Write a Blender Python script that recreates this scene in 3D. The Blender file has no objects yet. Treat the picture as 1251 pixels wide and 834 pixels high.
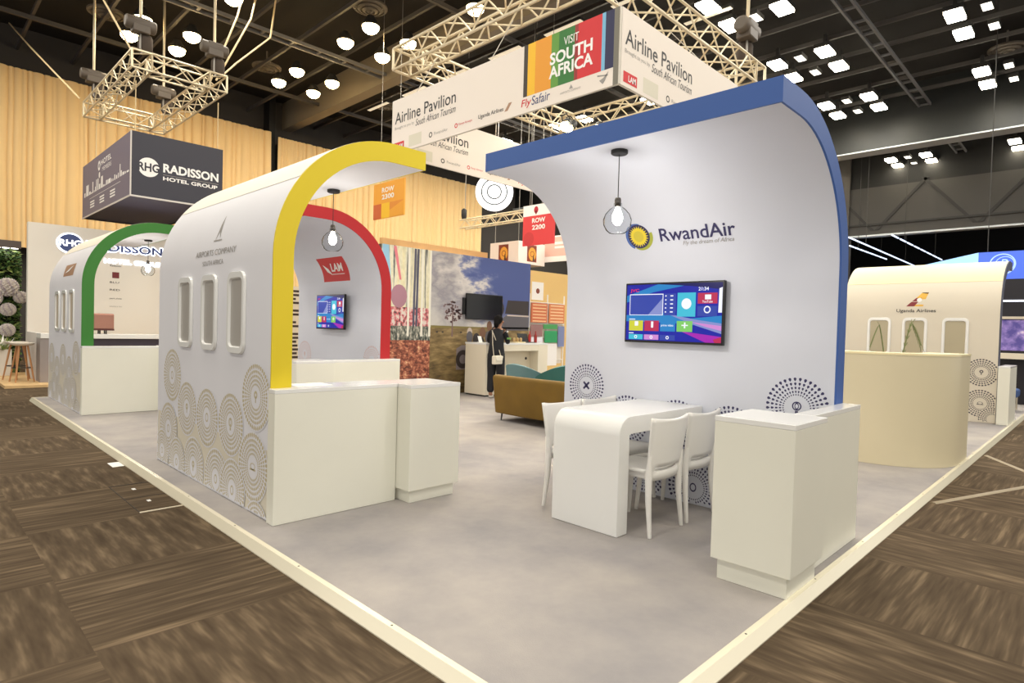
import bpy, bmesh, math, random
from mathutils import Vector, Matrix
random.seed(7)
PI = math.pi
SC = bpy.context.scene
COL = SC.collection

# ------------------------------------------------------------------ camera
cam_d = bpy.data.cameras.new('camera'); cam = bpy.data.objects.new('camera', cam_d); COL.objects.link(cam)
YAW, PITCH, ROLL, FPX = 0.77859368, -0.02228029, 0.02774144, 742.267
fw = Vector((math.cos(YAW)*math.cos(PITCH), math.sin(YAW)*math.cos(PITCH), math.sin(PITCH)))
r0 = Vector((math.sin(YAW), -math.cos(YAW), 0)); u0 = r0.cross(fw)
rt = math.cos(ROLL)*r0+math.sin(ROLL)*u0; up = -math.sin(ROLL)*r0+math.cos(ROLL)*u0
M4 = Matrix(((rt.x, up.x, -fw.x, 0), (rt.y, up.y, -fw.y, 0), (rt.z, up.z, -fw.z, 1.42), (0, 0, 0, 1)))
cam.matrix_world = M4
cam_d.sensor_fit = 'HORIZONTAL'; cam_d.sensor_width = 36; cam_d.lens = FPX/1251*36
cam_d.clip_start = .05; cam_d.clip_end = 200
SC.camera = cam

# ------------------------------------------------------------------ light and exposure
SC.view_settings.view_transform = 'Standard'; SC.view_settings.look = 'None'
SC.view_settings.exposure = 0.36; SC.view_settings.gamma = 1.0; SC.view_settings.use_curve_mapping = False
wd = bpy.data.worlds.new('world'); SC.world = wd; wd.use_nodes = True
wd.node_tree.nodes['Background'].inputs[0].default_value = (1, .97, .91, 1)
wd.node_tree.nodes['Background'].inputs[1].default_value = 0.78
LAMP_Z = 10.0
CX = [5.6, 10.25, 15.6, 20.25, 24.9, 29.55, 34.2, 38.85]
CY = [-2.1, 2.55, 7.15, 11.8, 16.25, 20.85]
def area(x, y, z, size, watt, colr, rot=(0, 0, 0)):
    d = bpy.data.lights.new('hall_light', 'AREA'); d.shape = 'SQUARE'; d.size = size; d.energy = watt; d.color = colr
    o = bpy.data.objects.new('hall_light', d); o.location = (x, y, z); o.rotation_euler = rot; COL.objects.link(o); return o
for lx in [-3.7, 0.95]+CX:
    for ly in [-6.7]+CY:
        if lx > 30: continue
        area(lx, ly, LAMP_Z-.3, 1.7, 118, (1, .93, .80) if lx < 14 else (1, .97, .89))

# ------------------------------------------------------------------ helpers
def lin(c):
    c = c/255.0
    return c/12.92 if c <= .04045 else ((c+.055)/1.055)**2.4
def rgb(r, g, b): return (lin(r), lin(g), lin(b), 1)
MATS = {}
def mat(name, c=(200, 200, 200), rough=.5, metal=0, emit=0, bump=0, bscale=60, var=0, vscale=4, spec=.5):
    if name in MATS: return MATS[name]
    m = bpy.data.materials.new(name); m.use_nodes = True; nt = m.node_tree; b = nt.nodes['Principled BSDF']
    col = rgb(*c); b.inputs['Base Color'].default_value = col
    b.inputs['Roughness'].default_value = rough; b.inputs['Metallic'].default_value = metal
    b.inputs['Specular IOR Level'].default_value = spec
    if emit:
        b.inputs['Emission Color'].default_value = col; b.inputs['Emission Strength'].default_value = emit
    if bump or var:
        tc = nt.nodes.new('ShaderNodeTexCoord')
        if bump:
            n = nt.nodes.new('ShaderNodeTexNoise'); n.inputs['Scale'].default_value = bscale; n.inputs['Detail'].default_value = 3
            nt.links.new(tc.outputs['Object'], n.inputs['Vector'])
            bp = nt.nodes.new('ShaderNodeBump'); bp.inputs['Strength'].default_value = bump; bp.inputs['Distance'].default_value = .01
            nt.links.new(n.outputs['Fac'], bp.inputs['Height']); nt.links.new(bp.outputs['Normal'], b.inputs['Normal'])
        if var:
            n = nt.nodes.new('ShaderNodeTexNoise'); n.inputs['Scale'].default_value = vscale; n.inputs['Detail'].default_value = 4
            nt.links.new(tc.outputs['Object'], n.inputs['Vector'])
            rp = nt.nodes.new('ShaderNodeValToRGB')
            rp.color_ramp.elements[0].position = .3; rp.color_ramp.elements[1].position = .7
            rp.color_ramp.elements[0].color = tuple(x*(1-var) for x in col[:3])+(1,)
            rp.color_ramp.elements[1].color = tuple(min(1, x*(1+var)) for x in col[:3])+(1,)
            nt.links.new(n.outputs['Fac'], rp.inputs['Fac']); nt.links.new(rp.outputs['Color'], b.inputs['Base Color'])
    MATS[name] = m
    return m

class MB:
    def __init__(self): self.v = []; self.f = []; self.m = []
    def add(self, vs, fs, mi=0):
        o = len(self.v); self.v += [tuple(p) for p in vs]
        for f in fs: self.f.append([o+i for i in f]); self.m.append(mi)
        return self
    def box(self, x0, x1, y0, y1, z0, z1, mi=0):
        vs = [(x, y, z) for z in (z0, z1) for y in (y0, y1) for x in (x0, x1)]
        return self.add(vs, [(0, 2, 3, 1), (4, 5, 7, 6), (0, 1, 5, 4), (2, 6, 7, 3), (0, 4, 6, 2), (1, 3, 7, 5)], mi)
    def prism(self, pts, d, mi=0):          # pts: planar 3d polygon, d: extrusion vector
        n = len(pts); d = Vector(d); a = [Vector(p) for p in pts]; b = [p+d for p in a]
        fs = [tuple(range(n-1, -1, -1)), tuple(range(n, 2*n))]+[(i, (i+1) % n, n+(i+1) % n, n+i) for i in range(n)]
        return self.add(a+b, fs, mi)
    def poly(self, pts, mi=0): return self.add(pts, [tuple(range(len(pts)))], mi)
    def tube(self, pts, r, n=8, mi=0, caps=True):
        pts = [Vector(p) for p in pts]; k = len(pts); rs = r if isinstance(r, (list, tuple)) else [r]*k
        vs = []
        ref = None
        for i, p in enumerate(pts):
            t = (pts[min(i+1, k-1)]-pts[max(i-1, 0)]).normalized()
            if ref is None:
                ref = t.orthogonal().normalized()
            ref = (ref-t*ref.dot(t)).normalized(); bi = t.cross(ref)
            for j in range(n):
                a = 2*PI*j/n; vs.append(p+(ref*math.cos(a)+bi*math.sin(a))*rs[i])
        fs = [(i*n+j, i*n+(j+1) % n, (i+1)*n+(j+1) % n, (i+1)*n+j) for i in range(k-1) for j in range(n)]
        if caps: fs += [tuple(range(n-1, -1, -1)), tuple(range((k-1)*n, k*n))]
        return self.add(vs, fs, mi)
    def lathe(self, prof, c=(0, 0, 0), n=24, mi=0, axis='z'):
        vs = []
        for r, z in prof:
            for j in range(n):
                a = 2*PI*j/n
                q = (r*math.cos(a), r*math.sin(a), z)
                if axis == 'y': q = (q[0], z, q[1])
                if axis == 'x': q = (z, q[0], q[1])
                vs.append((c[0]+q[0], c[1]+q[1], c[2]+q[2]))
        k = len(prof)
        fs = [(i*n+j, i*n+(j+1) % n, (i+1)*n+(j+1) % n, (i+1)*n+j) for i in range(k-1) for j in range(n)]
        if prof[0][0] > 1e-4: fs.append(tuple(range(n-1, -1, -1)))
        if prof[-1][0] > 1e-4: fs.append(tuple(range((k-1)*n, k*n)))
        return self.add(vs, fs, mi)
    def build(self, name, mats, parent=None, smooth=0, bevel=0, solid=0, loc=None):
        me = bpy.data.meshes.new(name); me.from_pydata(self.v, [], self.f)
        for m in (mats if isinstance(mats, (list, tuple)) else [mats]): me.materials.append(m)
        for p, i in zip(me.polygons, self.m): p.material_index = i
        bm = bmesh.new(); bm.from_mesh(me); bmesh.ops.remove_doubles(bm, verts=bm.verts, dist=1e-5)
        bmesh.ops.recalc_face_normals(bm, faces=bm.faces); bm.to_mesh(me); bm.free()
        o = bpy.data.objects.new(name, me); COL.objects.link(o)
        if parent: o.parent = parent
        if loc: o.location = loc
        if smooth:
            for p in me.polygons: p.use_smooth = True
            me.set_sharp_from_angle(angle=math.radians(smooth))
        if solid:
            s = o.modifiers.new('solid', 'SOLIDIFY'); s.thickness = solid; s.offset = 0
        if bevel:
            b = o.modifiers.new('bevel', 'BEVEL'); b.width = bevel; b.segments = 2; b.limit_method = 'ANGLE'; b.angle_limit = math.radians(40)
        return o
def tag(o, label, cat, group=None, kind=None):
    o['label'] = label; o['category'] = cat
    if group: o['group'] = group
    if kind: o['kind'] = kind
    return o
def thing(name, label, cat, loc=(0, 0, 0), rz=0, group=None):
    o = bpy.data.objects.new(name, None); COL.objects.link(o); o.location = loc; o.rotation_euler = (0, 0, rz)
    o.empty_display_size = .1
    return tag(o, label, cat, group)
def struct(o):
    o['kind'] = 'structure'; return o
def dup(root, loc, rz, label, group=None):
    r = root.copy(); COL.objects.link(r); r.location = loc; r.rotation_euler = (0, 0, rz); r['label'] = label
    if group: r['group'] = group
    for ch in [c for c in COL.objects if c.parent == root]:
        c = ch.copy(); COL.objects.link(c); c.parent = r
        for g in [q for q in COL.objects if q.parent == ch]:
            d = g.copy(); COL.objects.link(d); d.parent = c
    return r
class Fr:                                   # a flat face: p(u, v, n)
    def __init__(s, O, U, V=(0, 0, 1)):
        s.O = Vector(O); s.U = Vector(U); s.V = Vector(V); s.N = s.U.cross(s.V)
    def p(s, u, v, n=0): return s.O+s.U*u+s.V*v+s.N*n
_tx = {}
def text(string, fr, x, y, w, h, m, parent, name='lettering', n=.003, bold=0, shear=0, label=None, depth=0):
    cu = bpy.data.curves.new('t', 'FONT'); cu.body = string; cu.size = 1; cu.offset = bold; cu.shear = shear; cu.resolution_u = 3
    ob = bpy.data.objects.new('t', cu); COL.objects.link(ob)
    dg = bpy.context.evaluated_depsgraph_get(); dg.update()
    me = bpy.data.meshes.new_from_object(ob.evaluated_get(dg))
    bpy.data.objects.remove(ob); bpy.data.curves.remove(cu)
    xs = [v.co.x for v in me.vertices]; ys = [v.co.y for v in me.vertices]
    a, b, c, d = min(xs), max(xs), min(ys), max(ys)
    for v in me.vertices:
        v.co = fr.p(x+(v.co.x-a)/(b-a)*w, y+(v.co.y-c)/(d-c)*h, n)
    me.materials.clear(); me.materials.append(m)
    o = bpy.data.objects.new(name, me); COL.objects.link(o)
    if parent: o.parent = parent
    if depth:
        s = o.modifiers.new('solid', 'SOLIDIFY'); s.thickness = depth
    if label: o['label'] = label
    return o
def rect(mb, fr, u0, u1, v0, v1, n=.002, mi=0, div=1):
    for k in range(div):
        a = v0+(v1-v0)*k/div; b = v0+(v1-v0)*(k+1)/div
        mb.poly([fr.p(u0, a, n), fr.p(u1, a, n), fr.p(u1, b, n), fr.p(u0, b, n)], mi)
def disc(mb, fr, u, v, r, n=.002, mi=0, seg=32, r2=0, ry=1):
    P = [fr.p(u+r*math.cos(2*PI*i/seg), v+ry*r*math.sin(2*PI*i/seg), n) for i in range(seg)]
    if r2:
        Q = [fr.p(u+r2*math.cos(2*PI*i/seg), v+ry*r2*math.sin(2*PI*i/seg), n) for i in range(seg)]
        mb.add(P+Q, [(i, (i+1) % seg, seg+(i+1) % seg, seg+i) for i in range(seg)], mi)
    elif isinstance(fr, ShFr):              # on a curved wall: rings, so that it follows the curve
        k = 7; vs = [fr.p(u, v, n)]
        for j in range(1, k+1): vs += [fr.p(u+r*j/k*math.cos(2*PI*i/seg), v+ry*r*j/k*math.sin(2*PI*i/seg), n) for i in range(seg)]
        fs = [(0, 1+i, 1+(i+1) % seg) for i in range(seg)]
        for j in range(k-1): fs += [(1+j*seg+i, 1+(j+1)*seg+i, 1+(j+1)*seg+(i+1) % seg, 1+j*seg+(i+1) % seg) for i in range(seg)]
        mb.add(vs, fs, mi)
    else: mb.poly(P, mi)
def medallion(mb, fr, u, v, R, mi, lim, spokes=40, icon='ring', rings=((.40, .46), (.48, .57), (.60, .70), (.73, .84), (.87, 1.0)), n=.002, fat=1.0, ground=None):
    u0, u1, v0 = lim
    if ground is not None:
        G_ = [(u+1.04*R*math.cos(2*PI*i/48), v+1.04*R*math.sin(2*PI*i/48)) for i in range(48)]
        G_ = [(min(max(a, u0), u1), max(c, v0)) for a, c in G_]
        b_ = []
        for q in G_:
            if not b_ or (abs(q[0]-b_[-1][0])+abs(q[1]-b_[-1][1])) > 1e-4: b_.append(q)
        mb.poly([fr.p(a, c, n-.0005) for a, c in b_], ground)
    for ra, rb in rings:
        for k in range(spokes):
            a = 2*PI*(k+.5)/spokes; w = (ra+rb)/2*PI/spokes*.55*R*fat
            c, s = math.cos(a), math.sin(a); L = (rb-ra)*R
            pts = []
            for t, q in ((0, 0), (.35, .75), (.65, 1), (.85, .8), (1, .0), (.85, -.8), (.65, -1), (.35, -.75)):
                rr = ra*R+t*L
                pts.append((u+c*rr-s*w*q, v+s*rr+c*w*q))
            if min(p[1] for p in pts) < v0 or min(p[0] for p in pts) < u0 or max(p[0] for p in pts) > u1: continue
            mb.poly([fr.p(p[0], p[1], n) for p in pts], mi)
    if v-.3*R > v0 and u-.3*R > u0 and u+.3*R < u1:
        if icon == 'plane':
            for dx, dy in ((1, 1), (-1, 1)):
                q = R*.16; t = R*.035
                mb.poly([fr.p(u-dx*q+dy*t, v-dy*q-dx*t, n), fr.p(u+dx*q+dy*t, v+dy*q-dx*t, n), fr.p(u+dx*q-dy*t, v+dy*q+dx*t, n), fr.p(u-dx*q-dy*t, v-dy*q+dx*t, n)], mi)
            disc(mb, fr, u, v, R*.09, n+.0005, mi, 12, R*.05)
        elif icon == 'balloon':
            disc(mb, fr, u, v+R*.06, R*.15, n, mi, 20, R*.11); disc(mb, fr, u, v+R*.06, R*.07, n, mi, 16, R*.045, 1.6)
            rect(mb, fr, u-R*.05, u+R*.05, v-R*.2, v-R*.1, n, mi)
        elif icon == 'car':
            disc(mb, fr, u, v+R*.02, R*.17, n, mi, 20, R*.13, .6); rect(mb, fr, u-R*.2, u+R*.2, v-R*.1, v-R*.05, n, mi)
        elif icon == 'tree':
            disc(mb, fr, u, v+R*.07, R*.12, n, mi, 16, R*.05); rect(mb, fr, u-R*.03, u+R*.03, v-R*.17, v-R*.02, n, mi)
        else:
            disc(mb, fr, u, v, R*.13, n, mi, 16, R*.09, 1.25)

# ------------------------------------------------------------------ materials
white_lam = mat('white_laminate', (234, 233, 220), .32, var=.02, vscale=1.5)
white_gloss = mat('white_gloss', (236, 236, 234), .14)
shell_skin = mat('printed_white_skin', (225, 225, 231), .55, var=.02, vscale=1.2)
roof_skin = mat('roof_skin', (230, 224, 210), .5)
plastic = mat('white_plastic', (238, 236, 232), .35)
black = mat('black_metal', (22, 22, 24), .5)
dark = mat('dark_grey', (48, 47, 46), .7)
alu = mat('aluminium', (205, 198, 182), .3, .85)
truss_m = mat('truss_aluminium', (222, 208, 178), .38, .35)
steel = mat('steel_cable', (150, 145, 138), .4, .5)
navy = mat('navy_print', (48, 45, 92), .5)
beige = mat('beige_print', (192, 180, 146), .55)
beige_l = mat('pale_beige_print', (220, 213, 196), .55)
pinkp = mat('pink_print', (205, 170, 168), .55)
greyp = mat('grey_print', (92, 86, 88), .55)
ink = mat('black_ink', (35, 33, 36), .5)
red_ink = mat('red_ink', (200, 38, 48), .5)
grey_ink = mat('grey_ink', (150, 146, 142), .5)
white_ink = mat('white_ink', (240, 238, 236), .5)
sign_white = mat('sign_fabric', (232, 222, 212), .6)

def glass_mat():
    m = bpy.data.materials.new('clear_glass'); m.use_nodes = True; nt = m.node_tree
    for x in list(nt.nodes): nt.nodes.remove(x)
    out = nt.nodes.new('ShaderNodeOutputMaterial'); mx = nt.nodes.new('ShaderNodeMixShader'); t = nt.nodes.new('ShaderNodeBsdfTransparent'); g = nt.nodes.new('ShaderNodeBsdfGlossy')
    lw = nt.nodes.new('ShaderNodeLayerWeight'); lw.inputs['Blend'].default_value = .045
    g.inputs['Roughness'].default_value = .02; t.inputs['Color'].default_value = (.95, .96, .97, 1)
    nt.links.new(lw.outputs['Fresnel'], mx.inputs[0]); nt.links.new(t.outputs[0], mx.inputs[1]); nt.links.new(g.outputs[0], mx.inputs[2]); nt.links.new(mx.outputs[0], out.inputs[0])
    return m
glass = glass_mat()

def carpet_tiles():
    m = bpy.data.materials.new('brown_carpet_tiles'); m.use_nodes = True; nt = m.node_tree; b = nt.nodes['Principled BSDF']; N = nt.nodes.new; L = nt.links.new
    tc = N('ShaderNodeTexCoord'); sp = N('ShaderNodeSeparateXYZ'); L(tc.outputs['Object'], sp.inputs[0])
    def ma(op, a, bb=None):
        n = N('ShaderNodeMath'); n.operation = op
        for i, x in enumerate((a, bb)):
            if x is None: continue
            if isinstance(x, (int, float)): n.inputs[i].default_value = x
            else: L(x, n.inputs[i])
        return n.outputs[0]
    fx = ma('FLOOR', ma('ADD', sp.outputs['X'], -.62+20)); fy = ma('FLOOR', ma('ADD', sp.outputs['Y'], -3.14+20))
    chk = ma('MODULO', ma('ADD', fx, fy), 2.0)
    cell = N('ShaderNodeCombineXYZ'); L(fx, cell.inputs[0]); L(fy, cell.inputs[1])
    wn = N('ShaderNodeTexWhiteNoise'); wn.noise_dimensions = '2D'; L(cell.outputs[0], wn.inputs['Vector'])
    def stripes(scale):
        mp = N('ShaderNodeMapping'); mp.inputs['Scale'].default_value = scale; L(tc.outputs['Object'], mp.inputs['Vector'])
        off = N('ShaderNodeVectorMath'); off.operation = 'ADD'; L(mp.outputs[0], off.inputs[0]); L(wn.outputs['Color'], off.inputs[1])
        n = N('ShaderNodeTexNoise'); n.inputs['Scale'].default_value = 1; n.inputs['Detail'].default_value = 2.5; n.inputs['Roughness'].default_value = .6; L(off.outputs[0], n.inputs['Vector'])
        return n.outputs['Fac']
    a = stripes((1.6, 24, 1)); c = stripes((17, 2.4, 1))
    mx = N('ShaderNodeMix'); mx.data_type = 'FLOAT'; L(chk, mx.inputs[0]); L(a, mx.inputs[2]); L(c, mx.inputs[3])
    rp = N('ShaderNodeValToRGB'); L(mx.outputs[0], rp.inputs['Fac'])
    e = rp.color_ramp.elements; e[0].position = .3; e[0].color = rgb(72, 60, 47); e[1].position = .75; e[1].color = rgb(122, 105, 84)
    q = e.new(.52); q.color = rgb(86, 73, 58)
    L(rp.outputs['Color'], b.inputs['Base Color']); b.inputs['Roughness'].default_value = .95; b.inputs['Specular IOR Level'].default_value = .1
    return m
def deck_carpet():
    m = bpy.data.materials.new('light_grey_carpet'); m.use_nodes = True; nt = m.node_tree; b = nt.nodes['Principled BSDF']; N = nt.nodes.new; L = nt.links.new
    tc = N('ShaderNodeTexCoord')
    n = N('ShaderNodeTexNoise'); n.inputs['Scale'].default_value = .9; n.inputs['Detail'].default_value = 6; n.inputs['Roughness'].default_value = .62; L(tc.outputs['Object'], n.inputs['Vector'])
    rp = N('ShaderNodeValToRGB'); L(n.outputs['Fac'], rp.inputs['Fac']); e = rp.color_ramp.elements
    e[0].position = .32; e[0].color = rgb(142, 139, 141); e[1].position = .7; e[1].color = rgb(178, 171, 165)
    L(rp.outputs['Color'], b.inputs['Base Color']); b.inputs['Roughness'].default_value = .92; b.inputs['Specular IOR Level'].default_value = .15
    f = N('ShaderNodeTexNoise'); f.inputs['Scale'].default_value = 160; L(tc.outputs['Object'], f.inputs['Vector'])
    bp = N('ShaderNodeBump'); bp.inputs['Strength'].default_value = .25; bp.inputs['Distance'].default_value = .004; L(f.outputs['Fac'], bp.inputs['Height']); L(bp.outputs['Normal'], b.inputs['Normal'])
    return m

# ------------------------------------------------------------------ the hall
FZ = -.06
struct(MB().box(-14, 62, -16, 27.5, FZ-.2, FZ).build('floor', carpet_tiles()))
ceil_m = mat('black_ceiling', (26, 23, 21), .85, var=.25, vscale=.6)
struct(MB().box(-14, 62, -16, 27.5, 11.2, 11.4).build('ceiling', ceil_m))
struct(MB().box(-14, 62, 26.9, 27.2, FZ, 11.2).build('wall_back', mat('hall_wall', (58, 54, 52), .8)))
struct(MB().box(60, 60.3, -16, 27, FZ, 11.2).build('wall_far', mat('hall_far_wall', (16, 17, 22), .8)))
struct(MB().box(11.32, 11.58, 26.3, 26.9, FZ, 11.2).build('trim_1', mat('black_pier', (18, 16, 15), .7)))
# deep downstand beams and the partition header
beam_m = mat('beam_paint', (128, 118, 104), .45)
struct(MB().box(12.15, 12.6, -16, 26.9, 10.02, 11.2).build('ceiling_beam', beam_m))
b = MB(); b.box(27.2, 27.6, -16, 26.9, 8.85, 11.2); b.box(27.02, 27.78, -16, 26.9, 8.8, 8.85, 1)
struct(b.build('ceiling_beam', [mat('beam_dark', (22, 24, 24), .5), mat('beam_flange', (190, 196, 198), .4)]))
b = MB(); b.box(35, 35.4, -16, 26.9, 6.63, 9.1); b.box(35.05, 35.35, -16, 26.9, 9.1, 11.2, 3)
for i in range(6):
    y = -8+i*4.2
    b.prism([(34.99, y, 6.9), (34.99, y+.18, 6.9), (34.99, y+2.28, 9.3), (34.99, y+2.1, 9.3)], (-.03, 0, 0), 1)
    b.prism([(34.99, y+4.2, 6.9), (34.99, y+4.02, 6.9), (34.99, y+1.92, 9.3), (34.99, y+2.1, 9.3)], (-.03, 0, 0), 1)
b.box(34.93, 35, -16, 26.9, 7.15, 7.25, 1); b.box(34.93, 35.45, -16, 26.9, 6.6, 6.68, 2)
struct(b.build('partition_header', [mat('header_grey', (54, 51, 48), .7), mat('header_rib', (32, 30, 28), .7), mat('header_edge', (190, 196, 200), .4), mat('header_dark', (20, 19, 18), .8)]))
struct(MB().box(34.9, 35.5, 10.0, 26.9, FZ, 11.2).build('wall_return', mat('header_grey2', (70, 65, 60), .7)))
# roof steel: purlins across, ladder trays along
pur = mat('purlin_paint', (74, 70, 68), .6)
for i in range(18):
    x = 1.3+i*1.55
    if abs(x-12.4) < .5 or abs(x-27.3) < .5: continue
    struct(MB().box(x-.04, x+.04, -10, 26.9, 10.42, 10.54).build('roof_purlin', pur))
for x in (29.0, 31.2, 33.2, 38, 42, 47, 53):
    struct(MB().box(x-.04, x+.04, -10, 26.9, 10.42, 10.54).build('roof_purlin', pur))
for y0 in (5.15, 18.6):
    b = MB(); b.box(3, 58, y0-.03, y0+.03, 10.2, 10.3); b.box(3, 58, y0+.33, y0+.39, 10.2, 10.3)
    for k in range(60): b.box(3.2+k*.92, 3.28+k*.92, y0, y0+.36, 10.22, 10.28)
    struct(b.build('cable_ladder', mat('ladder_grey', (120, 120, 122), .5, .3)))
for y0 in (13.6, 23.5):
    struct(MB().box(-5, 58, y0-.05, y0+.05, 10.3, 10.42).build('roof_conduit', pur))

# drapes
def drape(x0, x1, z0, z1, y, label, seed):
    rnd = random.Random(seed); b = MB(); n = int((x1-x0)/.03); vs = []
    w, ph = .2, 0
    for i in range(n+1):
        t = x0+(x1-x0)*i/n; ph += .03/w
        if ph > 1: ph -= 1; w = rnd.choice((.12, .16, .2, .3, .36))
        d = .1*abs(math.sin(ph*PI))**.45*(w/.25)**.5
        for k in range(5): vs.append((t+.012*math.sin(k*1.7+i*.05), y-d, z0+(z1-z0)*k/4))
    b.add(vs, [(i*5+k, (i+1)*5+k, (i+1)*5+k+1, i*5+k+1) for i in range(n) for k in range(4)])
    tag(b.build('pleated_drape', mat('tan_drape', (226, 194, 142), .85), smooth=80), label, 'curtain')
drape(-6, 11.3, 3.66, 9.55, 26.1, 'tall tan pleated curtain at left, behind the dark blue hotel group box sign', 1)
drape(11.6, 23.6, .0, 9.42, 26.1, 'tall tan pleated curtain in the centre, right of the black pier', 2)

# ------------------------------------------------------------------ raised platform
pf = thing('exhibition_platform', 'low raised platform carpeted in light grey with silver metal edging', 'platform', (1.64, 1.175, FZ))
pl = lambda x: x
b = MB(); b.box(0, 16.4, 0, 12.0, 0, .058); b.build('carpet_deck', deck_carpet(), pf)
def edge(x0, y0, x1, y1, nx, ny, nm):
    b = MB(); w = .036
    A, B = Vector((x0, y0, 0)), Vector((x1, y1, 0)); N = Vector((nx, ny, 0)); Z = Vector((0, 0, 1))
    prof = [N*.0008, N*w, N*w+Z*.006, N*.004+Z*.0592, -N*.028+Z*.0592, -N*.028+Z*.0582, N*.0008+Z*.0582]
    b.prism([A+p for p in prof], B-A)
    L = (B-A).length; d = (B-A).normalized(); k = 0
    b.build(nm, mat('edge_metal', (250, 242, 218), .25, .3), pf)
    while .25+k*.95 < min(L, 8) and ny < 1:
        c = A+d*(.25+k*.95)-N*.012+Z*.0591
        MB().lathe([(0, 0), (.006, 0), (.006, .0008), (0, .0009)], c, 8).build('screw_head', dark, pf); k += 1
edge(0, 0, 0, 12, -1, 0, 'edge_trim'); edge(0, 0, 16.4, 0, 0, -1, 'edge_trim'); edge(0, 12, 16.4, 12, 0, 1, 'edge_trim')

# ------------------------------------------------------------------ arched shells
ZC, RO, TH, UT = 1.885, 1.0, .148, 1.30
class ShFr:                                 # printed frame on a shell face, v runs up the wall and round the curve
    def __init__(s, x0, sg, inner, yl): s.x0, s.sg, s.inner, s.yl = x0, sg, inner, yl
    def p(s, u, v, n=0):
        r = RO-TH if s.inner else RO; bb = TH if s.inner else 0
        q = r-n if s.inner else r+n
        if v <= ZC: uu, z = 1-q, v
        else:
            a = (v-ZC)/r; uu, z = 1-q*math.cos(a), ZC+q*math.sin(a)
        return Vector((s.x0+s.sg*uu, s.yl-u, z))
def profile(off_o=0, off_i=0, tip=UT, n=20):
    o = [(-off_o, 0)]+[(1-(RO+off_o)*math.cos(PI/2*i/n), ZC+(RO+off_o)*math.sin(PI/2*i/n)) for i in range(n+1)]+[(tip, ZC+RO+off_o)]
    ri = RO-TH-off_i
    i_ = [(1-ri, 0)]+[(1-ri*math.cos(PI/2*i/n), ZC+ri*math.sin(PI/2*i/n)) for i in range(n+1)]+[(tip, ZC+ri)]
    return o, i_
def ext(mb, o, i_, X, y0, y1, mi=0):
    n = len(o)
    vs = [(X(u), y, z) for y in (y0, y1) for u, z in o+i_]
    m = 2*n; fs = []
    for k in range(n-1):
        fs += [(k, k+1, m+k+1, m+k), (n+k, m+n+k, m+n+k+1, n+k+1), (k, n+k, n+k+1, k+1), (m+k, m+k+1, m+n+k+1, m+n+k)]
    fs += [(0, m, m+n, n), (n-1, 2*n-1, m+2*n-1, m+n-1)]
    mb.add(vs, fs, mi)
def shell(x0, sg, y0, y1, colr, cname, label, meds, pm, inner, zig, fill=0):
    t = thing('arched_booth_shell', label, 'booth wall', (x0, y0, 0))
    X = lambda u: sg*u
    o, i_ = profile(0, 0, UT-.014); b = MB(); ext(b, o, i_, X, .014, y1-y0)
    fr = ShFr(0, sg, inner, y1-y0)
    for k, (u, v, R, ic, kw) in enumerate(meds): medallion(b, fr, u, v, R, 1, (.02, y1-y0-.02, .012), icon=ic, n=.0018+k*.0005, ground=0, **kw)
    if fill: rect(b, fr, .02, y1-y0-.02, .012, fill, .0008, 2)
    b.build('shell_body', [mat('cool_white_skin', (216, 219, 231), .5, var=.02, vscale=1.2) if inner else mat('cream_skin', (216, 208, 192), .55) if x0 > 10 else shell_skin, pm, beige_l], t, smooth=30)
    c = mat(cname, colr, .5); b = MB(); o, i_ = profile(.001, .001)
    ext(b, o, i_, X, 0, .0138)
    b.box(*sorted((X(UT-.0138), X(UT))), .0138, y1-y0-.0138, ZC+RO-TH, ZC+RO)
    b.build('edge_band', c, t, smooth=30)['label'] = cname.replace('_', ' ')
    if zig:                                  # cream roof sheet lapped over the printed side skin
        b = MB(); vs = []; n = 14; a0 = .63
        for yy in (.016, y1-y0-.016):
            for k in range(n+1):
                a = a0+(PI/2-a0)*k/n
                for r in (RO+.0003, RO+.0035): vs.append((X(1-r*math.cos(a)), yy, ZC+r*math.sin(a)))
        m = 2*(n+1); fs = []
        for k in range(n): fs += [(2*k+1, 2*k+3, m+2*k+3, m+2*k+1), (2*k, 2*k+1, 2*k+3, 2*k+2), (m+2*k, m+2*k+1, m+2*k+3, m+2*k+2)]
        fs += [(0, 1, m+1, m)]
        b.add(vs, fs); b.build('roof_sheet', roof_skin if x0 < 10 else mat('yellow_lit_roof', (232, 222, 182), .5), t, smooth=30)  # far right roof: cream with the yellow light there put into the colour
    t['fr'] = 0
    del t['fr']
    return t, fr
def cabin_window(t, fr, u0, u1, v0, v1, pane_m):
    def rr(a0, a1, b0, b1, r, n):
        P = []
        for cx, cy, s in ((a1-r, b1-r, 0), (a0+r, b1-r, 1), (a0+r, b0+r, 2), (a1-r, b0+r, 3)):
            for k in range(7):
                a = (s+k/6)*PI/2; P.append(fr.p(cx+r*math.cos(a), cy+r*math.sin(a), n))
        return P
    w = .05; b = MB(); m = 28
    A = rr(u0, u1, v0, v1, .085, .001); B = rr(u0+.006, u1-.006, v0+.006, v1-.006, .08, .02); C = rr(u0+w*.8, u1-w*.8, v0+w, v1-w, .05, .02); D = rr(u0+w, u1-w, v0+w*1.2, v1-w*1.2, .04, .004)
    b.add(A+B+C+D, [(k*m+i, k*m+(i+1) % m, (k+1)*m+(i+1) % m, (k+1)*m+i) for k in range(3) for i in range(m)])
    f = b.build('cabin_window_frame', white_gloss, t, smooth=35)
    g = MB(); g.poly(D); g.build('window_pane', pane_m, f)['label'] = 'grey pane'
pane_grey = mat('grey_pane', (176, 172, 166), .3); pane_tan = mat('tan_pane', (196, 180, 158), .3); pane_olive = mat('olive_pane', (178, 168, 142), .3)
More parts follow.
